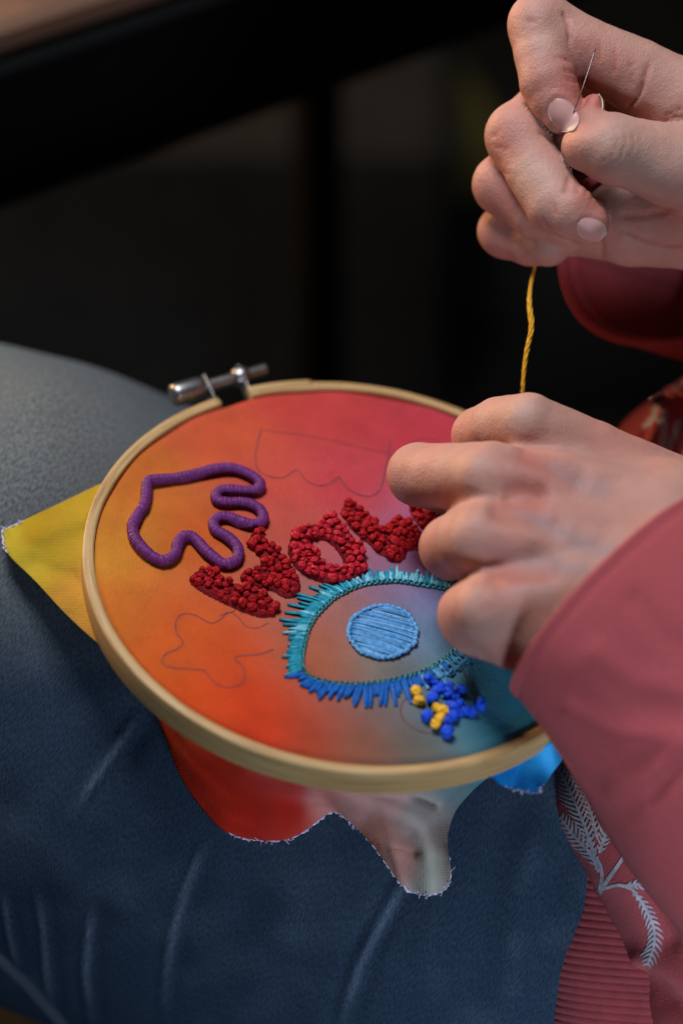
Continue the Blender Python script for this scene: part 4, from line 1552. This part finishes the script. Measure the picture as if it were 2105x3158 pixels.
KR1 = [knot_mesh(s, M_RED1, 'deep_red_knot') for s in (1, 2, 3)]
KR2 = [knot_mesh(s, M_RED2, 'bright_red_knot') for s in (4, 5, 6)]
KBL = [knot_mesh(s, M_COBALT, 'cobalt_knot') for s in (7, 8, 9)]
KYE = [knot_mesh(s, M_YELLOW, 'yellow_knot') for s in (10, 11)]

LET1 = [(620, 1010), (650, 962), (720, 935), (830, 942), (858, 1000), (950, 1040), (1060, 1082), (1190, 1112), (1268, 1155), (1320, 1230), (1290, 1296), (1180, 1306), (1080, 1278), (960, 1230), (830, 1170), (720, 1110), (640, 1052)]
LET2 = [(1120, 640), (1150, 598), (1200, 622), (1232, 700), (1318, 770), (1380, 850), (1430, 920), (1480, 990), (1500, 1080), (1460, 1140), (1380, 1150), (1280, 1098), (1160, 1078), (1070, 1060), (1030, 1010), (1060, 942),
        (1150, 925), (1195, 880), (1160, 800), (1092, 752), (1092, 700)]
knotted_letter('lower stroke of the first deep red knotted letter', LET1, K7, M_REDPAD, KR1, 1.2, 1.82, 1.0)
knotted_letter('upper stroke of the first deep red knotted letter', LET2, K7, M_REDPAD, KR1, 1.2, 1.82, 1.0)
LETO = [(240, 500), (262, 402), (330, 335), (430, 312), (560, 245), (650, 272), (680, 332), (740, 392), (800, 462), (850, 560), (860, 660), (800, 728), (700, 768), (570, 785), (480, 758), (380, 708), (290, 640), (250, 570)]
LETOH = [(550 + (x - 550) * 1.5, 550 + (y - 550) * 1.55) for x, y in [(462, 480), (535, 470), (595, 515), (635, 575), (632, 608), (590, 622), (528, 590), (488, 535)]]
knotted_letter('bright red knotted letter O above the eye', LETO, K6, M_REDPAD, KR2, 1.16, 1.72, 1.3, hole=LETOH)
LETV = [(655, 210), (690, 152), (730, 128), (780, 152), (860, 212), (920, 290), (1000, 358), (1030, 312), (1080, 264), (1200, 268), (1230, 330), (1290, 350), (1310, 410), (1280, 505), (1190, 500), (1170, 570), (1110, 606),
        (1040, 578), (950, 530), (880, 460), (800, 400), (730, 330), (690, 262)]
knotted_letter('deep red knotted letter V touching the fingers', LETV, K6, M_REDPAD, KR1, 1.2, 1.82, 1.0)
LETE = [(1210, 178), (1260, 170), (1340, 195), (1440, 240), (1560, 330), (1680, 420), (1640, 470), (1520, 410), (1400, 350), (1330, 352), (1290, 312), (1240, 262)]
knotted_letter('deep red knotted letter E mostly hidden under the fingers', LETE, K6, M_REDPAD, KR1, 1.2, 1.82, 1.0)


# ---- the eye
def stitch(p0, p1, w, h, arch=.25):
    """one satin-like stitch on the cloth between two hoop points"""
    q = np.linspace(0, 1, 5)[:, None]
    p = p0 * (1 - q) + p1 * q
    z = FZ + h + arch * np.sin(q[:, 0] * math.pi)
    return tube(flat3(p, z), np.array([.8, 1, 1, .95, .7]) * w * 1e-3, 5, up=UPW, flat=.75)


upper_px = [K6(*p) for p in [(352, 1490), (344, 1400), (355, 1300), (375, 1205), (410, 1115), (460, 1035), (530, 962), (610, 895), (700, 845), (800, 803), (900, 780), (1000, 768), (1100, 765), (1200, 775), (1300, 790), (1400, 806), (1500, 828), (1610, 870), (1720, 930), (1800, 990)]]
lower_px = [K4(*p) for p in [(223, 942), (260, 975), (320, 992), (400, 1006), (500, 1010), (600, 1000), (700, 982), (800, 955), (880, 920), (950, 872), (1000, 832), (1060, 780), (1110, 720), (1140, 630)]]
up2 = resample(catmull([plane2(*p, FZ + .4) for p in upper_px], 8), .25)
lo2 = resample(catmull([plane2(*p, FZ + .4) for p in lower_px], 8), .25)
ec = plane2(*K6(990, 1190), FZ)

# outline: a twisted metallic chain along both lids
mb = MB()
for line in (up2, lo2):
    k = len(line)
    s = np.arange(k) * .25
    t = np.gradient(line, axis=0)
    t /= np.linalg.norm(t, axis=1)[:, None]
    nrm = np.stack([-t[:, 1], t[:, 0]], 1)
    for phs in (0, math.pi):
        a = s / 1.5 * 2 * math.pi * .5 + phs
        a = a + 1.2 * value_noise(np.c_[line, 0 * s], .15, 33)
        p = line + nrm * (.42 * np.sin(a) + .18 * value_noise(np.c_[line, 0 * s], .3, 34))[:, None]
        v, f = tube(flat3(p, FZ + .55 + .3 * np.cos(a)), .34e-3, 6)
        mb.add(v, f)
eye = mesh_obj('eye_outline', mb.verts(), mb.f, M_DTEAL, cloth, label='almond outline of the eye in twisted metallic teal thread')

# lashes
def lashes(line, side, step, lenf, matf, wf, bias):
    k = len(line)
    acc = 0.0
    i = 2
    while i < k - 2:
        t = line[min(k - 1, i + 4)] - line[max(0, i - 4)]
        t /= np.linalg.norm(t)
        nr_ = np.array([-t[1], t[0]]) * side
        u = i / k
        ln = lenf(u)
        d = nr_ + t * (bias(u) + rng.normal() * .13)
        d /= np.linalg.norm(d)
        p0 = line[i] + nr_ * .35
        v, f = stitch(p0, p0 + d * ln, wf(u), .32 + rng.uniform(0, .25), .2)
        mesh_obj('lash_stitch', v, f, matf(u), eye)
        i += max(1, int(round(step(u) / .25 * rng.uniform(.7, 1.3))))


def len_up(u):
    b = np.interp(u, [0, .06, .15, .3, .42, .5, .6, .75, 1.0], [7.0, 5.2, 5.6, 8.6, 6.4, 4.0, 5.4, 5.0, 4.4])
    return b * rng.choice([.45, .6, .75, 1.0, 1.15], p=[.2, .25, .25, .2, .1])


def mat_up(u):
    if u < .5:
        return random.choice([M_TEAL, M_TEAL, M_TEAL, M_TEAL, M_AQUA]) if u > .1 else M_TEAL
    return random.choice([M_TEAL, M_AQUA, M_AQUA, M_SLATE])


lashes(up2, 1, lambda u: .42, lambda u: min(3.4, len_up(u)), mat_up, lambda u: .52, lambda u: -.3 if u < .45 else .1)
lashes(up2, 1, lambda u: .95, len_up, mat_up, lambda u: .46, lambda u: -.35 if u < .45 else .1)


def len_lo(u):
    b = np.interp(u, [0, .1, .25, .42, .55, .7, 1.0], [5.5, 6.2, 7.6, 8.6, 6.0, 4.2, 4.6])
    return b * rng.choice([.5, .65, .8, 1.0, 1.55], p=[.25, .25, .25, .17, .08])


def mat_lo(u):
    if u < .5:
        return M_BLUE
    if u < .68:
        return random.choice([M_BLUE, M_SKY, M_SLATE])
    return M_SLATE


lashes(lo2, -1, lambda u: .8 if u < .7 else 1.0, len_lo, mat_lo, lambda u: .64 if u < .6 else .4, lambda u: -.5 + .6 * u)

# iris: satin stitches side by side, ringed with small back stitches
iris_px = [K6(990 + 272 * math.cos(a), 1178 + 208 * math.sin(a)) for a in np.linspace(0, 2 * math.pi, 40, endpoint=False)]
ip = np.array([plane2(*p, FZ + .5) for p in iris_px])
icen = ip.mean(0)
iris_a = []
base_v, base_f = [hoop_w(icen[0], icen[1], FZ + .45)], []
for p in ip:
    q = icen + (p - icen) * .97
    base_v.append(hoop_w(q[0], q[1], FZ + .25))
for k in range(40):
    base_f.append((0, 1 + k, 1 + (k + 1) % 40))
iris = mesh_obj('iris', np.array(base_v), base_f, M_SKY, cloth, label='round sky blue satin-stitched iris')
g0, g1 = plane2(*K6(740, 1090), FZ), plane2(*K6(1240, 1225), FZ)
gd = (g1 - g0) / np.linalg.norm(g1 - g0)
gn = np.array([-gd[1], gd[0]])
rel = ip - icen
ext = rel @ gn
for off in np.arange(ext.min() + .3, ext.max() - .2, .56):
    o2 = off + rng.normal() * .06
    # chord through the outline
    xs_ = []
    for k in range(40):
        a, b = rel[k], rel[(k + 1) % 40]
        fa, fb = a @ gn - o2, b @ gn - o2
        if (fa < 0) != (fb < 0):
            q = a + (b - a) * fa / (fa - fb)
            xs_.append(q @ gd)
    if len(xs_) < 2:
        continue
    x0, x1 = min(xs_) + rng.uniform(-.1, .4), max(xs_) - rng.uniform(-.1, .4)
    sl = rng.normal() * .4
    p0 = icen + gd * x0 + gn * (o2 + sl)
    p1 = icen + gd * x1 + gn * (o2 - sl)
    q = np.linspace(0, 1, 9)[:, None]
    p = p0 * (1 - q) + p1 * q + gn * np.sin(q * math.pi) * rng.normal() * .12
    z = FZ + .45 + .55 * np.sin(q[:, 0] * math.pi) ** .5 + rng.uniform(-.2, .25)
    v, f = tube(flat3(p, z), rng.uniform(.30, .56) * 1e-3 * np.array([.8, 1, 1, 1, 1, 1, 1, 1, .8]), 6, up=UPW)
    mesh_obj('satin_stitch', v, f, random.choice([M_SKY, M_SKY, M_SKY2, M_SKY3]), iris)
ring_ = resample(catmull(ip * 1.0, 6, True), 1.75, True)
for k in range(len(ring_)):
    a, b = ring_[k], ring_[(k + 1) % len(ring_)]
    j = rng.normal(size=2) * .12
    c = icen + (a - icen) * 1.01 + j
    d = icen + (b - icen) * .985 + j
    v, f = stitch(c, d, .62, .7, .5)
    mesh_obj('border_stitch', v, f, M_SKY, iris)

# ---- the half-finished flower of blue and yellow knots
flo = bpy.data.objects.new('flower_knots', None)
COL.objects.link(flo)
flo.parent = cloth
flo['_o'] = cloth['_o']
for x, y, s in [(860, 985, 1.5), (880, 1085, 1.5), (852, 1172, 1.5), (925, 1030, 1.3), (962, 1062, 1.5), (1022, 1042, 1.5), (990, 1128, 1.4), (1050, 1142, 1.3), (1122, 1108, 1.55), (1000, 1082, 1.3), (952, 1200, 1.3),
                (952, 1255, 1.55), (905, 1040, 1.2), (1085, 1150, 1.1), (982, 1170, 1.3), (965, 1020, 1.2), (1015, 1110, 1.2)]:
    q = plane2(*K4(x, y), FZ + 1.2)
    place_knot(random.choice(KBL), q[0], q[1], FZ + .9 + random.uniform(0, .9), s * 1.12, flo)
    if s < 1.5:
        place_knot(random.choice(KBL), q[0] + random.uniform(-1.5, 1.5), q[1] + random.uniform(-1.5, 1.5), FZ + .5, s, flo)
for x, y, s in [(795, 1052, 1.35), (812, 1092, 1.4), (900, 1130, 1.2), (928, 1148, 1.5), (918, 1188, 1.35), (893, 1222, 1.2)]:
    q = plane2(*K4(x, y), FZ + 1.2)
    place_knot(random.choice(KYE), q[0], q[1], FZ + 1.0 + random.uniform(0, .9), s * 1.2, flo)


# loose slate coils of thread under the hand
mb = MB()
for c0 in [(915, 950), (960, 925), (1000, 895), (1035, 862)]:
    pts = []
    for k in range(14):
        a = k / 13 * 2 * math.pi * 1.3
        pts.append(plane2(*K4(c0[0] + 22 * math.cos(a) + k * 1.2, c0[1] + 26 * math.sin(a) + k * 1.0), FZ + .6))
    v, f = tube(flat3(np.array(pts), FZ + .6 + .4 * np.sin(np.arange(14))), .33e-3, 6, up=UPW)
    mb.add(v, f)
mesh_obj('coiled_stitches', mb.verts(), mb.f, M_SLATE, cloth)


# ---- pencil drawing still to be stitched
def pencil(px, w=.16):
    p = resample(catmull([plane2(*q, FZ + .12) for q in px], 10), .5)
    p = p[np.hypot(p[:, 0], p[:, 1]) < 71.3]
    a = np.arctan2(p[:, 1], p[:, 0])
    rr_ = np.hypot(p[:, 0], p[:, 1])
    z = FZ + .06 + np.clip((rr_ - 45) / 25, 0, 1) * .32 * np.sin(a * 17 + .9 * np.sin(a * 3)) * (.5 + .5 * np.sin(a - .6)) + value_noise(np.c_[p, 0 * a], .03, 17) * .25
    v, f = tube(flat3(p, z), w * 1e-3 * (1 + .35 * value_noise(np.c_[p, 0 * a], .2, 5)), 5, up=UPW, flat=.4)
    mesh_obj('pencil_line', v, f, M_PENCIL, cloth)


pencil([K3(*p) for p in [(950, 350), (928, 420), (920, 490), (938, 550), (1000, 580), (1060, 580), (1120, 545), (1160, 590), (1220, 620), (1280, 610), (1325, 578)]])
pencil([K3(*p) for p in [(1325, 578), (1360, 630), (1420, 665), (1480, 672), (1522, 640), (1540, 580), (1556, 500), (1572, 400)]], .2)
pencil([K3(*p) for p in [(950, 350), (1060, 368), (1200, 385), (1400, 430), (1540, 460), (1640, 490)]], .11)
pencil([K5(*p) for p in [(960, 880), (1000, 830), (1100, 790), (1200, 795), (1290, 840), (1350, 920)]], .13)
pencil([K1(*p) for p in [(1640, 890), (1560, 920), (1500, 970), (1430, 1005), (1350, 980), (1270, 930), (1180, 912), (1110, 930), (1070, 1000), (1080, 1100), (1140, 1190), (1080, 1260), (970, 1310), (940, 1400), (1050, 1440), (1200, 1450), (1355, 1462)]], .17)
pencil([K2(*p) for p in [(720, 50), (790, 140), (850, 195), (950, 220), (1060, 195), (1110, 110), (1085, 10), (1010, -60), (1060, -90), (1250, -105), (1390, -150)]], .17)
pencil([K7(*p) for p in [(860, 1300), (930, 1275), (1000, 1310), (1060, 1380), (1150, 1402), (1250, 1360)]], .11)
pencil([K4(*p) for p in [(760, 1060), (720, 1120), (722, 1170), (755, 1210), (800, 1240), (880, 1262)]], .2)
pencil([K4(*p) for p in [(1028, 920), (1045, 960), (1062, 1005)]], .2)

# ------------------------------------------------------------------ working thread and needle
tp = [S5(420, 200) + (690,), S5(378, 335) + (689,), S5(345, 520) + (686,), S5(343, 640) + (684,), S5(358, 800) + (682,), S5(322, 980) + (681,), S5(298, 1150) + (681,), S5(285, 1360) + (683,), S5(270, 1550) + (690,), S5(240, 1720) + (704,)]
tc_ = resample(catmull([cpt(*p) for p in tp], 12), .0005)
mb = MB()
k = len(tc_)
s = np.arange(k) * .0005
spread = np.interp(np.linspace(0, 1, k), [0, .12, .3, .42, .55, .75, 1], [.0002, .00022, .00055, .00042, .0003, .0004, .00045])
for j in range(4):
    a = s / .012 * 2 * math.pi + j * math.pi / 2
    off = np.stack([np.cos(a), 0 * a, np.sin(a)], 1) * spread[:, None]
    v, f = tube(tc_ + off + rng.normal(size=tc_.shape) * .00004, .00029, 6)
    mb.add(v, f)
yt = mesh_obj('yellow_thread', cams(mb.verts()), mb.f, M_YELLOW)
yt['label'] = 'twisted golden yellow thread pulled taut from the cloth up to the far hand'
yt['category'] = 'thread'

nd = catmull([U(968, 335, 6)[:3], U(880, 600, 9)[:3], U(810, 790, 8)[:3], U(770, 920, 7)[:3], U(725, 1120, 4)[:3]], 8) * 1e-3
kk = len(nd)
v, f = tube(nd, np.interp(np.linspace(0, 1, kk), [0, .06, .1, .8, 1], [.00012, .00026, .00016, .00015, .00005]), 10)
ne = mesh_obj('needle', cams(v), f, M_NEEDLE)
ne['label'] = 'thin steel sewing needle pinched between thumb and index finger'
ne['category'] = 'needle'

for o in bpy.data.objects:
    if '_o' in o.keys():
        del o['_o']
